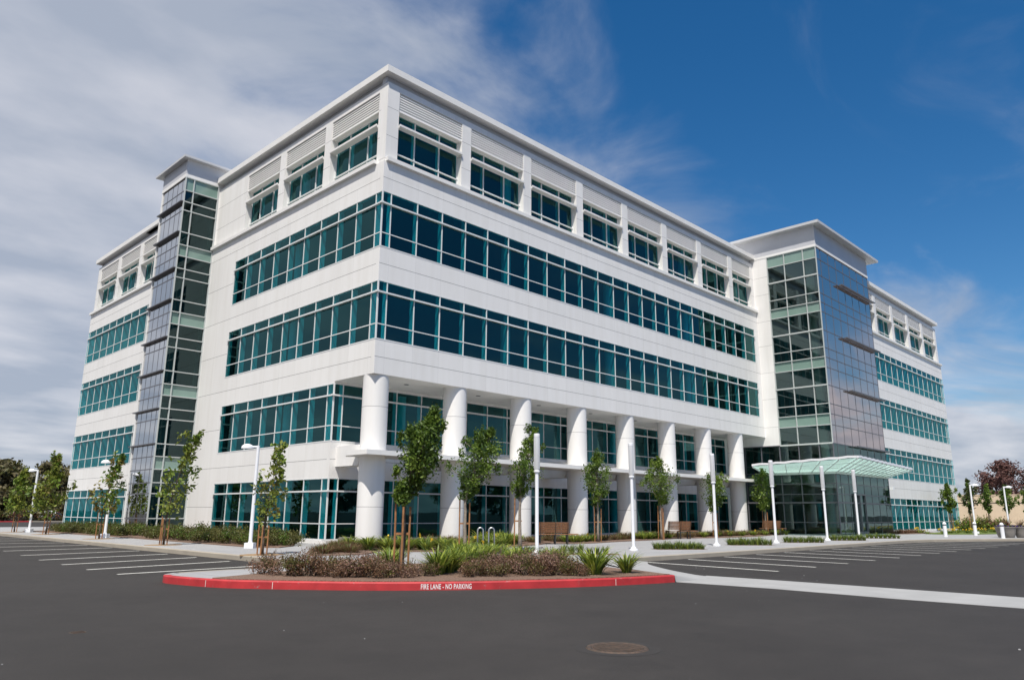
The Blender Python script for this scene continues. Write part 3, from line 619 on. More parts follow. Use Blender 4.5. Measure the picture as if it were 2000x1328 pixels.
def pear(name, x, y, h, th, rad, lean, seed, nper, size, mats, label, group, barkm=palebark, ncl=40, profile=None, stakes=2, sgroup='wooden supports of the young trees', slabel=None, skew=(0, 0)):
    """young tree: trunk th high, crown th..h"""
    rnd = random.Random(seed); t = thing(name, (x, y, ZP), label, 'tree', group); cl = []
    lx, ly = lean
    prof = profile or (lambda s: (.35+1.0*s if s < .3 else .65+.35*(1-abs(s-.42)/.58)) * (1 if s < .75 else max(.12, (1-s)/.25)))
    tips = []
    for i in range(ncl):
        s = (i+.5)/ncl; s = s**.92; z = th+(h-th)*s; r_ = rad*prof(s); ang = rnd.uniform(0, 6.28); q = math.sqrt(rnd.random())*.8*r_
        c = (lx*s+skew[0]*s*s+q*math.cos(ang), ly*s+skew[1]*s*s+q*math.sin(ang), z+rnd.uniform(-.1, .1)); cl.append((c, max(.12, r_*rnd.uniform(.3, .55)))); tips.append(c)
    for _ in range(ncl//6):   # stray twigs
        s = rnd.random(); ang = rnd.uniform(0, 6.28); r_ = rad*prof(s)*1.25; c = (lx*s+r_*math.cos(ang), ly*s+r_*math.sin(ang), th+(h-th)*s+.1); cl.append((c, (rad*.16, rad*.16, rad*.26))); tips.append(c)
    smooth_ = crown_mesh(cl, nper, size, mats, seed); smooth_.obj('crown', t)
    b = MB(); r0 = (.035+.011*h)*(.5 if name == 'maple_tree' else .85); P = []
    for k in range(9):
        s = k/8; zz = s*(th+(h-th)*.85); s2 = max(0, (zz-th)/(h-th)); P.append((lx*s2+skew[0]*s2*s2+rnd.uniform(-.02, .02)*(k > 0), ly*s2+skew[1]*s2*s2+rnd.uniform(-.02, .02)*(k > 0), zz))
    b.tube(P, [r0*(1.25 if k == 0 else 1)*(1-.8*k/8) for k in range(9)], barkm, 8)
    for c in tips[::2]:
        zb = max(th*.93, c[2]-rnd.uniform(.35, .8)*max(.5, (h-th)*.28)); s2 = max(0, (zb-th)/(h-th)); p0 = Vector((lx*s2+skew[0]*s2*s2, ly*s2+skew[1]*s2*s2, zb)); p1 = Vector(c); md = (p0+p1)/2+Vector((0, 0, -.06)); b.tube([p0, md, p1], [r0*.33, r0*.22, r0*.08], barkm, 5)
    b.sm = True; b.obj('trunk', t)
    if stakes:
        sx = thing('tree_support', (x, y, ZP), slabel or ('stakes of the '+' '.join(label.split(',')[0].split()[:13])), 'tree stake', sgroup); d = Vector((rt.x, rt.y, 0)); dd = Vector((fw.x, fw.y, 0)).normalized()
        offs = [-.17, .14, .03][:stakes] if stakes > 1 else [-.22]; hs = th*.98
        for j, o_ in enumerate(offs):
            b = MB(); p = d*o_+dd*(.0 if j < 2 else -.28); b.tube([p+Vector((0, 0, 0)), p+Vector((rnd.uniform(-.03, .03), rnd.uniform(-.03, .03), hs*(1 if j == 0 else .93)))], .024, stake_m, 8); b.obj('stake', sx)
        b = MB(); b.bar(d*offs[0]+Vector((0, 0, hs*.56)), d*(offs[1] if stakes > 1 else .06)+Vector((0, 0, hs*.56)), .02, stake_m, .05); b.obj('crossbar', sx)
    return t
GP = 'young ornamental trees in the plaza beds'
dR = Vector((rt.x, rt.y))
def lean(u, v=0): return (dR.x*u, dR.y*u)
pear('pear_tree', -7.62, -12.3, 3.62, 1.62, .50, lean(.62), 11, 130, .042, [Lg, Lg, Lg2], 'bushy green young tree nearest the camera, in the red kerbed island', GP, bark, 64, stakes=3, skew=lean(.02))
pear('pear_tree', -1.3, -7.4, 4.05, 1.85, .68, lean(.62), 12, 90, .05, [Lg, Lg2, Lg], 'green leaning tree behind the bike rack bed, left of the hoop rack', GP, palebark, 56, stakes=2, skew=lean(.25))
pear('pear_tree', 2.7, -6.1, 4.45, 1.95, .62, lean(.3), 13, 85, .05, [Lg, Lg2], 'tall narrow tree just behind the nearest white lantern pole', GP, palebark, 50, stakes=1, skew=lean(.3))
pear('pear_tree', 11.6, -2.9, 4.2, 1.75, .82, lean(-.02), 14, 85, .055, [Lg, Lg2], 'round headed tree right of the nearest wooden bench', GP, palebark, 44)
pear('pear_tree', 17.6, -2.6, 4.35, 1.85, .88, lean(.0), 15, 80, .058, [Lg2, Lg], 'full crowned tree between the nearest bench and the middle bench', GP, palebark, 44, stakes=3)
pear('pear_tree', 24.2, -2.2, 4.0, 1.6, .88, lean(.05), 16, 75, .062, [Lg2, Lg], 'tree partly hidden behind a lantern pole right of the middle bench', GP, palebark, 40)
pear('pear_tree', 33.0, -1.2, 4.4, 1.7, .85, lean(.0), 17, 75, .066, [Lg2, Lg], 'oval tree beside the glass tower, left of the farthest bench', GP, palebark, 40, stakes=3)
GM = 'young maples along the side pavement'
mp_ = lambda s: (.75 if s < .35 else .75*(1-(s-.35)/.65)+.14)
pear('maple_tree', -6.05, -3.0, 3.55, 1.0, .62, lean(.30), 21, 15, .085, [Lm, Lm, Lmr, Lg2], 'thin yellow green maple beside the nearest hooded lamp', GM, bark, 42, mp_, 3, skew=lean(.1))
pear('maple_tree', -5.66, 6.0, 4.55, 1.15, .85, lean(.45), 22, 17, .095, [Lm, Lg2, Lm], 'yellow green maple in front of the blank white side wall', GM, bark, 50, mp_, 3, skew=lean(.55))
pear('maple_tree', -5.4, 14.6, 4.0, 1.25, .80, lean(.35), 23, 20, .10, [Lg2, Lg, Lmr], 'maple beside the second hooded lamp, before the stair tower', GM, bark, 44, mp_, 2, skew=lean(.4))
pear('maple_tree', -5.4, 23.6, 4.4, 1.2, 1.05, lean(.1), 24, 24, .12, [Lm, Lg2, Lm, Lmr], 'yellow topped maple at the far left corner of the building', GM, bark, 46, mp_, 2)
pear('maple_tree', -5.6, 29.6, 3.7, 1.2, 1.0, lean(0), 25, 24, .12, [Lm, Lg2, Lm], 'leftmost maple behind the farthest left hooded lamp', GM, bark, 40, mp_, 2)
GT = 'young trees on the lawn at the right'
for i, (x, y, h, lb) in enumerate([(60.7, -5.9, 4.3, 'young tree in front of the far right wing windows'), (57.8, -8.2, 4.4, 'dark green tree at the right corner of the building'), (72, -6.5, 4.4, 'young tree between the two hooded lamps on the right lawn'), (70.0, -8.6, 4.3, 'young tree just left of the farther right hooded lamp'), (74, -9.6, 4.3, 'rightmost young tree before the tan wall')]):
    pear('lawn_tree', x, y, h, 1.7, .72, lean(.1 if i else -.1), 31+i, 55, .10, [Lg2, Lg] if i != 1 else [Lg, Ld], lb, GT, bark, 34, None, 2 if i < 3 else 0)
# large background trees
def bigtree(name, x, y, h, rad, seed, mats, label, group, size, ncl=45, nper=75, th=.22, open_=0.5):
    rnd = random.Random(seed); t = thing(name, (x, y, 0), label, 'tree', group); cl = []; h *= .93
    for i in range(ncl):
        s = rnd.random(); z = h*(th+(1-th)*s); rr = rad*(math.sin(math.pi*min(1, .18+.82*s))**.6)*(1 if s < .8 else .7); a = rnd.uniform(0, 6.28); q = math.sqrt(rnd.random())*rr*.85
        cl.append(((q*math.cos(a), q*math.sin(a), min(z, h*.94)), (rad*rnd.uniform(.16, .3)*open_*2, rad*rnd.uniform(.16, .3)*open_*2, h*rnd.uniform(.05, .09)*open_*2)))
    crown_mesh(cl, nper, size, mats, seed).obj('crown', t)
    b = MB(); b.tube([(0, 0, 0), (.1, 0, h*.3), (0, .1, h*.6), (0, 0, h*.85)], [h*.03, h*.022, h*.014, h*.004], bark, 8)
    for c, _ in cl[::2]: b.tube([(0, 0, c[2]*.55), (c[0]*.5, c[1]*.5, c[2]*.75), c], [h*.012, h*.008, h*.003], bark, 5)
    b.obj('trunk', t)
GB = 'dark trees far behind the left parking lot'
k = 0
for (x, y, h, r_, lb) in [(6, 122, 10.5, 6, 'tall olive tree at the far left edge of the picture'), (13, 126, 9.2, 5.5, 'second dark tree from the left edge, behind the parked cars'), (19, 120, 10, 6, 'broad dark tree left of the farthest left lamp'), (25, 124, 10.2, 5.5, 'dark tree straight behind the farthest left lamp'), (31, 118, 10, 6, 'brownish tree between the lamp and the building corner'), (37, 121, 9.6, 6, 'dark tree just left of the building corner'), (43, 117, 8.8, 6, 'dark tree partly hidden by the building corner'), (0, 118, 10, 6, 'dark tree cut by the left picture edge'), (9.5, 108, 8.2, 5.5, 'lower dark tree in front, near the left edge'), (21, 110, 8.6, 5.5, 'lower olive tree in front, behind the leftmost maple'), (33, 112, 8.8, 5.5, 'lower tree in front, nearest the building corner'), (15, 132, 11, 6, 'tallest tree top behind the left tree row'), (28, 132, 11, 6, 'tall tree top right of the leftmost lamp head'), (17, 104, 7.6, 5.2, 'low olive tree filling the gap left of the leftmost lamp'), (26, 106, 7.8, 5.2, 'low tree right behind the leftmost lamp pole'), (12, 112, 8.6, 5, 'olive tree behind the white car at the left'), (4, 108, 8.4, 5, 'olive tree just inside the left picture edge'), (37, 108, 8.0, 5, 'low dark tree touching the building corner')]:
    bigtree('background_tree', x, y, h, r_, 50+k, [[Lb, Ld], [Lb, Lb, Ld], [Lb, Lb, Lh]][k % 3], lb, GB, .36, 60, 62, .1); k += 1
bigtree('purple_tree', 111, -.6, 10.2, 4.6, 71, [Lpl, Lpl, Lpl], 'large purple brown tree behind the tan wall at the right', None, .20, 60, 110, .3, .42)
bigtree('background_tree', 128, 14, 8.5, 3.6, 72, [Ld, Lb], 'dark green tree behind the wall beside the building end', 'dark trees behind the tan wall', .33, 30, 55, .15)
bigtree('background_tree', 132, 8, 7.6, 2.0, 73, [Ld], 'small narrow dark tree behind the wall, left of the tall dark lamp', 'dark trees behind the tan wall', .3, 16, 45, .15)
bigtree('background_tree', 118, -2.5, 6.2, 3.4, 74, [Ld, Lb], 'low dark tree under the purple tree behind the wall', 'dark trees behind the tan wall', .3, 30, 55, .1)
# trees across the lot, seen mirrored in the glazing
GQ = 'trees across the parking lot mirrored in the glass'
for i in range(9):
    rnd = random.Random(200+i)
    bigtree('lot_tree', 20+i*13+rnd.uniform(-3, 3), -62-rnd.uniform(0, 12), rnd.uniform(8, 14), rnd.uniform(3.5, 5), 90+i, [Ld, Lg, Lb], 'dark tree across the lot behind the camera', GQ, .5, 34, 45, .15)

# ------------------------------------------------------------------ beds
def bed(poly, m, name='planting_bed', z=ZP, h=.035, sp=True):
    p = spline(poly+[poly[0]], 5)[:-1] if sp else poly; b = MB(); b.prism(p, z-.05, z+h, m); return b.obj(name, kind='structure')
# island soil follows the kerb
isl = [p for p in offset(redc, KW+.01)[22:]]
bed(isl+[(-2.9, -16.0), (-2.6, -15.3), (-2.2, -13.9), (-1.7, -12.6), (-1.9, -11.4), (-3.5, -10.0), (-6, -9.4), (-8.5, -9.6)], mulch, sp=False, h=.02)
bed([(-4.7, 31.5), (-4.15, 24), (-3.9, 14), (-4.0, 6), (-4.0, 1.6), (-3.3, .9), (-2.2, 1.8), (-.1, 5.2), (-.1, 17), (-.1, 31)], mulch, sp=False)
bed([(-4.9, -3.7), (-3.2, -1.2), (-1.4, .7), (-.9, -.2), (-1.6, -3.0), (-3.4, -4.9), (-4.8, -4.7)], mulch)
bed([(-2.2, -1.4), (-1.0, .4), (.3, 1.0), (3, 2.8), (35.6, 2.8), (36.1, .3), (34.5, -1.3), (28.5, -2.9), (23.0, -2.9), (20.6, -2.1), (17.5, -2.7), (13, -3.1), (9.9, -3.6), (8.6, -2.6), (6.5, -3.4), (3.6, -4.3), (1.2, -6.1), (-.4, -5.2), (-2.2, -3.4)], mulch)
bed([(-2.6, -8.6), (-.6, -6.9), (-.3, -7.8), (-1.8, -9.4)], mulch)
bed([(44.3, -5.5), (44.3, -6.7), (47.5, -7.1), (52, -6.7), (52, -4.6)], mulch)
lawn = bed([(46.6, -7.6), (46.6, -9.2), (49.5, -10.6), (54, -11.4), (64, -11.8), (78, -12), (90, -8), (72, -5), (54, -6.6)], mat('lawn_ground', (.10, .14, .02), .9, noise=.3, scale=6))
STR = [(2.6, -9.45), (8.5, -9.35), (14.85, -9.15), (20.35, -9.3), (25.65, -9.5), (31.7, -9.4)]
for (x, y) in STR:
    b = MB(); b.box(-1.05, 1.05, -.42, .42, -.02, .006, soil if 0 else mulch); b.obj('planting_bed', loc=(x, y, ZP), rz=R(-38), kind='structure')
for (x, y) in [(-6.05, -3.0), (-5.66, 6.0), (-5.4, 14.6), (-5.4, 23.6), (-5.6, 29.6)]:
    b = MB(); b.prism([(math.cos(t*.6283)*.75, math.sin(t*.6283)*.6) for t in range(10)], -.02, .01, soil); b.obj('planting_bed', loc=(x, y, ZP), kind='structure')

# shrub meshes
def blade(b, p, ang, h, spread, w, m, rnd, seg=4):
    dx_, dy_ = math.cos(ang), math.sin(ang); nx, ny = -dy_, dx_; k = b.mi(m); i = len(b.v); droop = rnd.uniform(.5, 1.1)
    for s in range(seg+1):
        t = s/seg; r_ = spread*t**1.4; z = h*(t-.45*droop*t*t*t); ww = w*(1-t**2)*.5+.001
        b.v += [(p[0]+dx_*r_-nx*ww, p[1]+dy_*r_-ny*ww, p[2]+z), (p[0]+dx_*r_+nx*ww, p[1]+dy_*r_+ny*ww, p[2]+z)]
    for s in range(seg): b.f.append((i+2*s, i+2*s+1, i+2*s+3, i+2*s+2)); b.m.append(k)
def lily_mesh(seed, n=55, h=.5, r_=.36, w=.04, mats=(Lly,), base=.1, flowers=0, fm=Lye):
    rnd = random.Random(seed); b = MB()
    for _ in range(n):
        a = rnd.uniform(0, 6.28); q = rnd.random()*base; blade(b, (q*math.cos(a), q*math.sin(a), 0), a+rnd.uniform(-.5, .5), h*rnd.uniform(.6, 1.15), r_*rnd.uniform(.25, 1.2), w*rnd.uniform(.6, 1.2), mats[rnd.randrange(len(mats))], rnd)
    for _ in range(flowers):
        a = rnd.uniform(0, 6.28); c = Vector((r_*.7*math.cos(a), r_*.7*math.sin(a), h*rnd.uniform(.8, 1.15)))
        b.tube([(0, 0, 0), c*.6+Vector((0, 0, .1)), c], .006, Lly, 4)
        for _ in range(9): leaf(b, c+Vector([rnd.gauss(0, .022) for _ in range(3)]), .045, fm, rnd, .7)
    return b
def shrub_mesh(seed, rx, ry, h, n, size, mats, tw=6, wt=None):
    rnd = random.Random(seed); b = MB(); ncl = 14
    cl = [(rnd.uniform(-.7, .7)*rx, rnd.uniform(-.7, .7)*ry, h*rnd.uniform(.25, .8)) for _ in range(ncl)]
    for c in cl:
        m = mats[rnd.randrange(len(mats))]
        for _ in range(n//ncl):
            p = (c[0]+rnd.gauss(0, .2)*rx, c[1]+rnd.gauss(0, .2)*ry, max(.01, c[2]+rnd.gauss(0, .17)*h)); leaf(b, p, size*rnd.uniform(.6, 1.3), m if rnd.random() < .85 else mats[-1], rnd)
        b.tube([(c[0]*.2, c[1]*.2, 0), (c[0]*.6, c[1]*.6, c[2]*.6), c], [.012, .009, .005], bark, 4)
    for _ in range(tw):
        a = rnd.uniform(0, 6.28); q = rnd.random()*.7; p = Vector((q*rx*math.cos(a), q*ry*math.sin(a), h*.6)); e = p+Vector((rnd.gauss(0, .08), rnd.gauss(0, .08), h*rnd.uniform(.35, .75)))
        b.tube([p, e], [.006, .003], bark, 3)
        for s in range(7): leaf(b, p.lerp(e, .3+.1*s)+Vector((rnd.gauss(0, .015), rnd.gauss(0, .015), 0)), size*.8, mats[0], rnd)
    return b
def scatter(protos, spots, name, label, cat, group, seed, zs=ZP, smin=.85, smax=1.15, labels=None):
    rnd = random.Random(seed); mesh = [p.mesh(name) for p in protos]
    for i, s in enumerate(spots):
        o = bpy.data.objects.new(name, mesh[i % len(mesh)]); COL.objects.link(o); o.location = (s[0], s[1], zs); k = rnd.uniform(smin, smax)*(s[2] if len(s) > 2 else 1)
        o.scale = (k, k, k*rnd.uniform(.9, 1.1)); o.rotation_euler.z = rnd.uniform(0, 6.28)
        tag(o, (labels or {}).get(i, label), cat, group if i not in (labels or {}) or group else group)
def ck(mats, nper): return mats
# front island: bronze shrubs
sh = [shrub_mesh(300+i, .45, .45, .43, 2300, .021, [Lsh, Lsh, Lh, Lsh2, Lh, Lsh, Lsh2, Lsh]) for i in range(4)]
sp = [(-9.75, -10.1, .95), (-9.6, -10.85, 1.0), (-9.35, -11.4, 1.0), (-8.9, -11.1, .95), (-8.9, -12.0, 1.0), (-8.5, -11.6, .9), (-8.55, -12.55, .95), (-8.1, -12.1, .95), (-8.1, -12.95, .85), (-7.5, -12.9, .7), (-6.75, -13.75, .85), (-6.3, -14.1, .85), (-6.2, -13.5, 1), (-5.7, -14.3, .95), (-5.65, -13.6, 1), (-5.1, -14.6, .95), (-5.05, -13.9, 1.05), (-4.5, -14.2, 1.0), (-4.95, -15.1, .7)]
scatter(sh, sp, 'bronze_shrub', 'low bronze leaved shrub in the red kerbed island', 'shrub', 'bronze shrubs of the front island', 1, smin=.95, smax=1.15)
ly = [lily_mesh(320+i, 140, .66, .50, .038, (Lly, Lly, Lly, Ltf)) for i in range(3)]
rr = random.Random(77); sp = []
for a_, b_, n in (((-7.6, -11.7), (-5.9, -9.9), 5), ((-7.0, -12.9), (-4.3, -10.4), 8), ((-6.4, -12.6), (-3.4, -10.5), 9), ((-4.9, -12.9), (-2.6, -11.2), 7), ((-4.2, -13.6), (-2.1, -12.2), 6)):
    for k in range(n): t_ = k/(n-1); sp.append((a_[0]+(b_[0]-a_[0])*t_+rr.uniform(-.12, .12), a_[1]+(b_[1]-a_[1])*t_+rr.uniform(-.12, .12), .95))
nb = len(sp); sp += [(-4.35, -15.15, 1.2), (-3.35, -15.3, 1.2)]
scatter(ly, sp, 'strap_leaf_plant', 'green strap leaved clump among the shrubs of the red kerbed island', 'plant', 'strap leaved clumps of the front island', 2,
        labels={nb: 'large strap leaved clump right of the bronze shrubs near the red kerb', nb+1: 'rightmost strap leaved clump at the end of the red kerbed island'})
# bed beside the columns
ly2 = [lily_mesh(330+i, 120, .58, .50, .038, (Lly, Lly, Lly, Ltf)) for i in range(4)]+[lily_mesh(340, 75, .52, .44, .05, (Lly, Ltf), flowers=1)]
rnd = random.Random(5); sp = []
for _ in range(34): sp.append((rnd.uniform(-1.6, 1.2), 0)); 
sp = [(-1.9+.5*i+.25*(j % 2), -2.9+.62*j-.55*i*.9, .95) for i in range(6) for j in range(3)]+[(3.4+.55*i, -3.9+.3*i+.55*j, 1) for i in range(7) for j in range(3)]
scatter(ly2, sp, 'strap_leaf_plant', 'yellow green strap leaved clump in the bed before the nearest columns', 'plant', 'strap leaved clumps by the columns', 6, smin=1.0, smax=1.3)
sp = [(-1.7+.5*(i % 3), -8.6+.5*(i//3), .9) for i in range(9)]
scatter(ly2, sp, 'strap_leaf_plant', 'strap leaved clump at the leaning tree left of the bike rack', 'plant', 'strap leaved clumps by the bike rack', 7, smin=1.0, smax=1.3)
sp = [(9.9+.62*i, -2.75+.5*j+(.1*i), .85) for i in range(5) for j in range(2)]+[(16.5+.65*i, -2.15+.5*j, .85) for i in range(5) for j in range(2)]+[(22.8+.8*i, -2.2+.6*(i % 2), .85) for i in range(15)]
scatter(ly2, sp, 'strap_leaf_plant', 'low green strap leaved clump in the bed along the plaza benches', 'plant', 'strap leaved clumps by the benches', 8)
# brown grasses
gr = [lily_mesh(350+i, 190, .46, .50, .018, (Lgr, Ltf, Lrd, Lgr), base=.3) for i in range(3)]
sp = []
rnd = random.Random(9)
for i in range(14): t = i/13; sp.append((-4.5+3.0*t+rnd.uniform(-.15, .15), -3.9+3.4*t+rnd.uniform(-.45, .15), .9))
for i in range(9): sp.append((-3.4+2.1*i/8+rnd.uniform(-.2, .2), -3.9+2.6*i/8+rnd.uniform(-.2, .2), .85))
scatter(gr, sp, 'brown_grass', 'brown feathery grass tuft in the small bed left of the corner column', 'grass', 'brown grasses left of the corner column', 10)
sp = []
for i in range(96): x = -1+36*(i//2/47)**1.12; sp.append((x+rnd.uniform(-.3, .3), (-1.5 if i % 2 else -.45)+rnd.uniform(-.3, .3)-(1.2 if x < 4 and i % 2 else 0), 1.0))
for i in range(10): sp.append((-1.6+.35*i, -1.0-.25*i, 1))
scatter(gr, sp, 'brown_grass', 'brown ornamental grass tuft at the foot of the columns', 'grass', 'brown grasses along the column bases', 11)
sp = [(44.6+.7*i, -6.2+.5*(i % 2), 1.3) for i in range(10)]
scatter([lily_mesh(356, 130, .36, .45, .016, (Lrd, Lgr), base=.3)], sp, 'brown_grass', 'russet grass tuft beside the far right wing wall', 'grass', 'russet grasses by the far wing', 12)
# green tufts in the strips along the plaza
tf = [lily_mesh(360+i, 80, .42, .24, .018, (Ltf, Ltf, Lly), base=.09) for i in range(3)]
for j, (x, y) in enumerate(STR):
    c, s_ = math.cos(R(-38)), math.sin(R(-38)); sp = []
    for i in range(7 if j else 6):
        for q in (-.2, .2) if j else (0,):
            a_ = -.9+.3*i; sp.append((x+a_*c-q*s_, y+a_*s_+q*c))
    w = ['nearest the camera, behind the island', 'right of the second lantern pole', 'right of the third lantern pole', 'right of the fourth lantern pole', 'between the two farthest lantern poles', 'right of the farthest lantern pole'][j]
    scatter(tf, sp, 'grass_tuft', 'green grass tuft in the strip '+w, 'grass', 'grass tufts of the strip '+w, 20+j)
# hedge along the side wall
hd = [shrub_mesh(380+i, .62, .62, .58, 1100, .042, [Lh, Lh, Lg, Lh]) for i in range(4)]
sp = []
y = 2.0
while y < 31: sp.append((-3.3-.1*math.sin(y), y, .9)); sp.append((-2.2, y+.4, 1.05)); y += .98
sp = [p for p in sp if not 14.6 < p[1] < 17.0 or p[0] > -3]
scatter(hd, sp, 'hedge_shrub', 'dense dark green shrub in the hedge along the side wall', 'shrub', 'hedge shrubs along the side wall', 30)
sp = [(-1.5, 3.1, .8), (-1.0, 4.0, .85), (-2.5, 2.2, .85), (-.9, 5.1, .9), (-1.3, 6.4, .9)]
scatter(hd, sp, 'hedge_shrub', 'dark green shrub at the near end of the hedge by the recessed glass corner', 'shrub', 'hedge shrubs at the near end', 31)
# right lawn bed
yl = [lily_mesh(390+i, 40, .34, .35, .03, (Lly, Ltf), flowers=2, base=.2) for i in range(2)]
rnd = random.Random(33); sp = []
for i in range(46): t = rnd.random(); sp.append((47.5+24*t, -8.3-2.6*min(1, t*1.6)+rnd.uniform(-.3, 2.0), 1.1))
scatter(yl, sp, 'yellow_flower', 'yellow flowering clump in the lawn bed at the right', 'flower', 'yellow flowers of the right bed', 34)
sp = [(60+1.6*i, -8+(i % 3)*.9, 1.3) for i in range(8)]
scatter([shrub_mesh(395, .6, .6, .8, 600, .07, [Lg2, Lh, Lly]), shrub_mesh(396, .6, .6, .7, 600, .07, [Lrd, Lg2])], sp, 'lawn_shrub', 'loose light green shrub before the tan wall at the right', 'shrub', 'shrubs before the tan wall', 35)

# ------------------------------------------------------------------ street furniture
def lantern_pole():
    t = thing('lantern_pole', (0, 0, 0), 'x', 'lamp', 'white lantern poles along the plaza')
    b = MB(); b.lathe([(0, 0), (.17, 0), (.17, .06), (.10, .085), (.095, .13), (.065, .15)], (0, 0, 0), wpaint, 24); smooth(b.obj('base', t), 30)
    b = MB(); b.lathe([(.062, .13), (.062, 2.72)], (0, 0, 0), wpaint, 20); smooth(b.obj('pole', t))
    b = MB(); b.lathe([(.07, 2.72), (.105, 2.74), (.105, 2.785), (.08, 2.80)], (0, 0, 0), wpaint, 20); smooth(b.obj('collar', t), 30)
    b = MB()
    b.lathe([(.085, 2.80), (.098, 2.83), (.098, 3.98), (0, 3.98)], (0, 0, 0), silver, 24)
    for k in range(16): a = k*math.pi/8; b.box(.098*math.cos(a)-.004, .098*math.cos(a)+.004, .098*math.sin(a)-.004, .098*math.sin(a)+.004, 2.85, 3.95, silver)
    ln = smooth(b.obj('lantern', t), 30)
    b = MB(); b.lathe([(.104, 3.95), (.104, 4.04), (.08, 4.055), (0, 4.055)], (0, 0, 0), wpaint, 24); smooth(b.obj('cap', ln), 30)
    return t
pts = [(.95, -8.55), (6.0, -8.92), (12.55, -8.75), (18.2, -8.85), (24.3, -8.95), (28.9, -9.0)]
lbs = ['white lantern pole nearest the camera, behind the island shrubs', 'second nearest white lantern pole, left of the middle bench', 'third white lantern pole, right of the middle bench', 'fourth white lantern pole, in front of the farthest bench', 'fifth white lantern pole, in front of the glass canopy', 'farthest white lantern pole, before the entrance door']
lp = lantern_pole()
for i, (x, y) in enumerate(pts):
    if i == 0: lp.location = (x, y, ZP); lp['label'] = lbs[0]
    else: dup(lp, (x, y, ZP), 0, lbs[i])
def hooded(h=3.85):
    t = thing('street_lamp', (0, 0, 0), 'x', 'lamp', 'white hooded lamps')
    b = MB(); b.box(-.17, .17, -.17, .17, 0, .2, wpaint); b.lathe([(.085, .2), (.07, .25)], (0, 0, 0), wpaint, 20); b.obj('base', t)
    b = MB(); b.lathe([(.07, .2), (.06, h)], (0, 0, 0), wpaint, 20); smooth(b.obj('pole', t))
    b = MB(); b.tube([(0, 0, h-.05), (-.28, 0, h-.05)], .045, wpaint, 10); b.obj('arm', t)
    b = MB(); pr = [(.23*math.cos(a), .15*math.sin(a)) for a in [k*math.pi/16 for k in range(9)]]; b.lathe([(.23, -.04)]+pr, (-.42, 0, h-.08), wpaint, 24)
    b.lathe([(0, -.035), (.22, -.035)], (-.42, 0, h-.08), lframe, 24); smooth(b.obj('lamp_head', t), 60)
    return t
vd = math.atan2(rt.y, rt.x)
lm = hooded(); lm.location = (-4.25, 1.4, ZP); lm.rotation_euler.z = vd; lm['label'] = 'white hooded lamp nearest the camera, before the recessed corner windows'
dup(lm, (-4.7, 16.0, ZP), vd, 'white hooded lamp beside the glass stair tower'); dup(lm, (-4.9, 29.2, ZP), vd, 'leftmost white hooded lamp, by the far left maple')
dup(lm, (51.0, -10.0, ZP), vd+math.pi, 'white hooded lamp on the right lawn near the building corner'); dup(lm, (57.1, -11.1, ZP), vd+math.pi, 'rightmost white hooded lamp, above the planters')
def bollard():
    t = thing('bollard', (0, 0, 0), 'x', 'bollard', 'white bollards at the right kerb')
    b = MB(); b.lathe([(.13, 0), (.13, .04), (.115, .05), (.115, .74)], (0, 0, 0), wpaint, 20); smooth(b.obj('post', t), 30)
    b = MB(); b.lathe([(.09, .74), (.09, .82)], (0, 0, 0), dmetal, 20); smooth(b.obj('light_band', t))
    b = MB(); b.lathe([(.12, .82), (.12, .87), (.095, .93), (.05, .965), (0, .98)], (0, 0, 0), wpaint, 20); smooth(b.obj('cap', t))
    return t
bo = bollard(); bo.location = (39.4, -10.87, ZP); bo['label'] = 'white bollard farthest left, in front of the lawn bed'
dup(bo, (45.7, -11.2, ZP), 0, 'middle white bollard before the yellow flowers'); dup(bo, (38.9, -14.3, ZP), 0, 'white bollard in front of the round planters')
def planter(x, y, lb):
    t = thing('planter', (x, y, ZP), lb, 'planter', 'round concrete planters')
    b = MB(); b.lathe([(0, 0), (.24, 0), (.30, .08), (.37, .36), (.42, .62), (.45, .66), (.45, .70), (.39, .70), (.38, .62)], (0, 0, 0), potm, 32); smooth(b.obj('pot', t), 35)
    b = MB(); b.lathe([(.385, .63), (0, .67)], (0, 0, 0), mulch, 24); b.obj('soil', t)
    b = MB(); rnd = random.Random(int(x*10))
    for _ in range(420): a = rnd.uniform(0, 6.28); q = .38*math.sqrt(rnd.random()); leaf(b, (q*math.cos(a), q*math.sin(a), .67+rnd.uniform(0, .14)), .045, Lvi if rnd.random() < .55 else (Lg if rnd.random() < .8 else Lye), rnd)
    b.obj('flowers', t)
    b = lily_mesh(int(x), 50, .75, .5, .03, (Lrd, Lgr), base=.1); 
    o = b.obj('spiky_grass', t); o.location = (0, 0, .66)
planter(40.75, -14.3, 'round grey planter with violet flowers right behind the white bollard'); planter(41.35, -14.85, 'round grey planter with violet flowers at the right picture edge'); planter(41.6, -13.75, 'round grey planter half hidden behind the front bollard and planter')
def bench():
    t = thing('bench', (0, 0, 0), 'x', 'bench', 'wooden plaza benches')
    b = MB()
    for k in range(5): b.box(-.9, .9, -.02+.1*k, .07+.1*k, .43, .46, wood)
    b.obj('seat', t)
    b = MB()
    for k in range(6): z = .52+.078*k; yy = -.03-.035*k*.8; b.obox((-.22, yy, z+.03), (.68, 0, 0), (0, .012, 0), (0, -.012, .033), wood)
    b.obj('backrest', t)
    for x in (-.82, -.14, .42):
        b = MB(); b.bar((x, .0, 0), (x, -.01, .43), .05, dmetal); b.bar((x, .43, 0), (x, .43, .43), .05, dmetal); b.bar((x, -.05, .41), (x, .46, .41), .05, dmetal, .04); b.bar((x, -.015, .42), (x, -.19, .97), .04, dmetal, .02); b.bar((x, 0, .02), (x, .43, .02), .04, dmetal, .03)
        b.obj('leg', t)
    return t
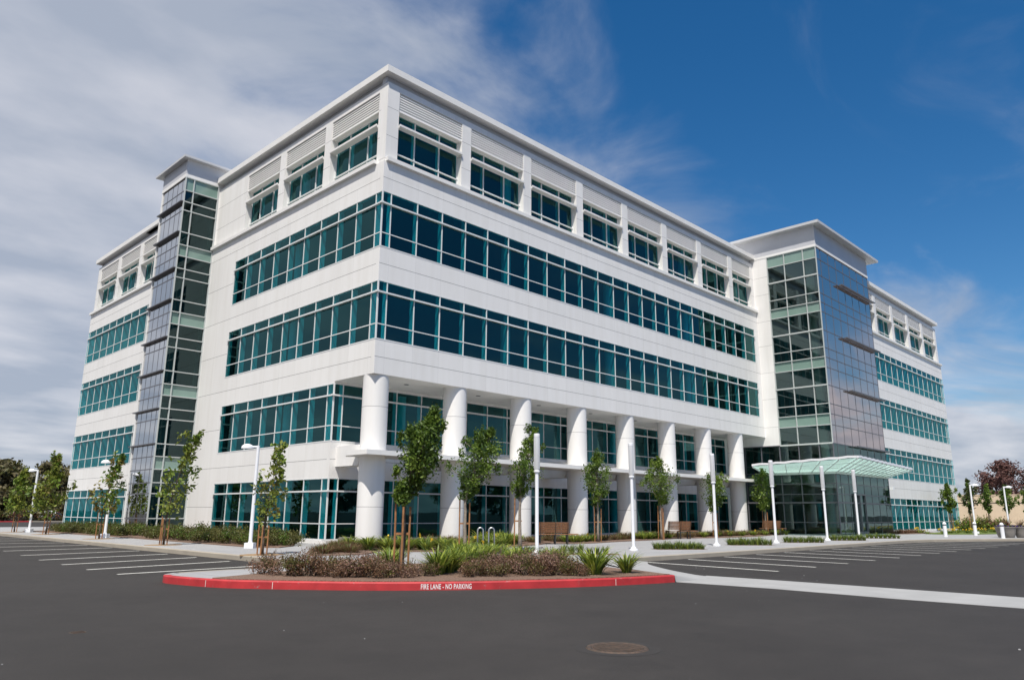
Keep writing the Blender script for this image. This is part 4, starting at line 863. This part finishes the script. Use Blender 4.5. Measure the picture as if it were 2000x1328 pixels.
# backs face the camera: the seat side (+y local) looks to the building
bn = bench(); bn.location = (8.1, -3.35, ZP); bn.rotation_euler.z = R(-42); bn['label'] = 'slatted wooden bench nearest the camera, back turned, by the second column'
dup(bn, (19.7, -2.65, ZP), R(-38), 'slatted wooden bench in the middle, before the sixth column'); dup(bn, (32.6, -2.0, ZP), R(-38), 'farthest wooden bench, beside the entrance glass')
# hoop rack
b = MB(); P = []; hh = .84; w = .2
xs_ = [0, w, 2*w*1.0, 3*w]
P.append((0, 0, 0)); P.append((0, 0, hh-.1))
for k in range(1, 8): a = math.pi-k*math.pi/8; P.append((w/2+w/2*math.cos(a), 0, hh-.1+.1*math.sin(a)))
P.append((w, 0, hh-.1)); P.append((w, 0, .2))
for k in range(1, 8): a = math.pi+k*math.pi/8; P.append((w+w/2+w/2*math.cos(a), 0, .2+.1*math.sin(a)))
P.append((2*w, 0, .2)); P.append((2*w, 0, hh-.1))
for k in range(1, 8): a = math.pi-k*math.pi/8; P.append((2*w+w/2+w/2*math.cos(a), 0, hh-.1+.1*math.sin(a)))
P.append((3*w, 0, hh-.1)); P.append((3*w, 0, 0))
b.tube(P, .026, steel, 10); b.sm = True; b.obj('bike_rack', loc=(.55, -6.05, ZP), rz=vd+.15, label='wavy galvanised steel bike rack behind the island shrubs', cat='bike rack')
b = MB(); b.box(-.2, .2, -.2, .2, -.02, .34, potm); b.box(-.17, .17, -.17, .17, .34, .37, potm); b.obj('utility_box', loc=(-.75, .35, ZP), label='small square concrete block at the foot of the corner column', cat='block')
# far things: tan wall, dark lamp, cars
b = MB(); A_ = Vector((105, 16, 0)); C_ = Vector((105, -11, 0)); d = (C_-A_).normalized(); n = Vector((-d.y, d.x, 0)); b.obox((A_+C_)/2+Vector((0, 0, 2.2)), (C_-A_)/2, n*.15, (0, 0, 2.2), tanw)
wl = b.obj('perimeter_wall', label='long tan stucco wall behind the right lawn', cat='wall')
b = MB(); b.obox((A_+C_)/2+Vector((0, 0, 4.45)), (C_-A_)/2, n*.2, (0, 0, .06), tanw); b.obox((A_+C_)/2+Vector((0, 0, 3.35)), (C_-A_)/2, n*.17, (0, 0, .05), dmetal); b.obj('cap', wl)
t = thing('lot_lamp', (122.5, 4.2, 0), 'tall dark twin headed lot lamp behind the tan wall', 'lamp'); b = MB(); b.lathe([(.10, 0), (.07, 6.4)], (0, 0, 0), dmetal, 12); b.obj('pole', t)
b = MB(); b.box(-.6, .6, -.15, .15, 6.35, 6.5, dmetal); b.obj('lamp_head', t, rz=vd)
t = thing('lot_lamp', (-5.6, 104, 0), 'tall dark lot lamp cut by the left picture edge', 'lamp'); b = MB(); b.lathe([(.12, 0), (.09, 8)], (0, 0, 0), dmetal, 12); b.obj('pole', t)
b = MB(); b.box(-.2, 1.9, -.25, .25, 7.9, 8.15, dmetal); b.obj('lamp_head', t)
def car(x, y, rz, paint, lb):
    t = thing('parked_car', (x, y, 0), lb, 'car', 'cars parked in the far left lot', rz); b = MB(); hw = .88
    prof = [(-2.2, .35), (-2.2, .8), (-2.05, .92), (-1.35, 1.0), (-.75, 1.42), (.55, 1.45), (1.2, 1.0), (2.0, .88), (2.2, .7), (2.2, .35)]
    n = len(prof); i = 0; b.v += [(px, -hw if pz < 1.1 else -hw*.8, pz) for px, pz in prof]+[(px, hw if pz < 1.1 else hw*.8, pz) for px, pz in prof]; k = b.mi(paint)
    b.f.append(tuple(range(n))); b.m.append(k); b.f.append(tuple(n+q for q in reversed(range(n)))); b.m.append(k)
    for q in range(n): b.f.append((q, n+q, n+(q+1) % n, (q+1) % n)); b.m.append(k)
    b.obj('body', t)
    g_ = MB(); gm = dmetal
    for s_ in (-1, 1): g_.face([(-1.2, s_*(hw*.99), 1.03), (1.05, s_*(hw*.99), 1.03), (.5, s_*hw*.83, 1.39), (-.7, s_*hw*.83, 1.37)][::s_], gm)
    g_.obj('window', t)
    for wx in (-1.4, 1.4):
        for s_ in (-1, 1): w_ = MB(); w_.tube([(wx, s_*.72, .33), (wx, s_*.92, .33)], .33, dmetal, 16); w_.obj('wheel', t)
cw = mat('car_white', (.7, .7, .72), .25); cs = mat('car_silver', (.4, .41, .43), .3, metal=.5)
for i, (x, y, m_, lb) in enumerate([(-3.5, 94, cw, 'white car at the far left picture edge'), (1.0, 96, cs, 'silver car second from the left edge in the far lot'), (14.2, 98, cw, 'pale car seen between the far left lamp and maple'), (17.5, 98, cs, 'silver car right beside the pale car in the far lot')]): car(x, y, R(60), m_, lb)
b = MB(); b.box(-25, 9, 86.0, 86.3, 0, .15, redp); b.box(9, 40, 86.0, 86.3, 0, .15, kerbm); b.obj('kerb', kind='structure')
b = MB()
for y in (62, 66, 70, 74): b.box(-16, -5, y, y+.12, .003, .004, linep)
b.obj('parking_line', kind='structure')
sp = [(-22+2.2*i, 88+(i % 2), 1.5) for i in range(24)]
scatter([shrub_mesh(398, .9, .9, .9, 450, .12, [Lh, Lrd, Ld])], sp, 'far_shrub', 'low shrub along the far lot kerb before the dark trees', 'shrub', 'shrubs along the far lot kerb', 40, zs=0)
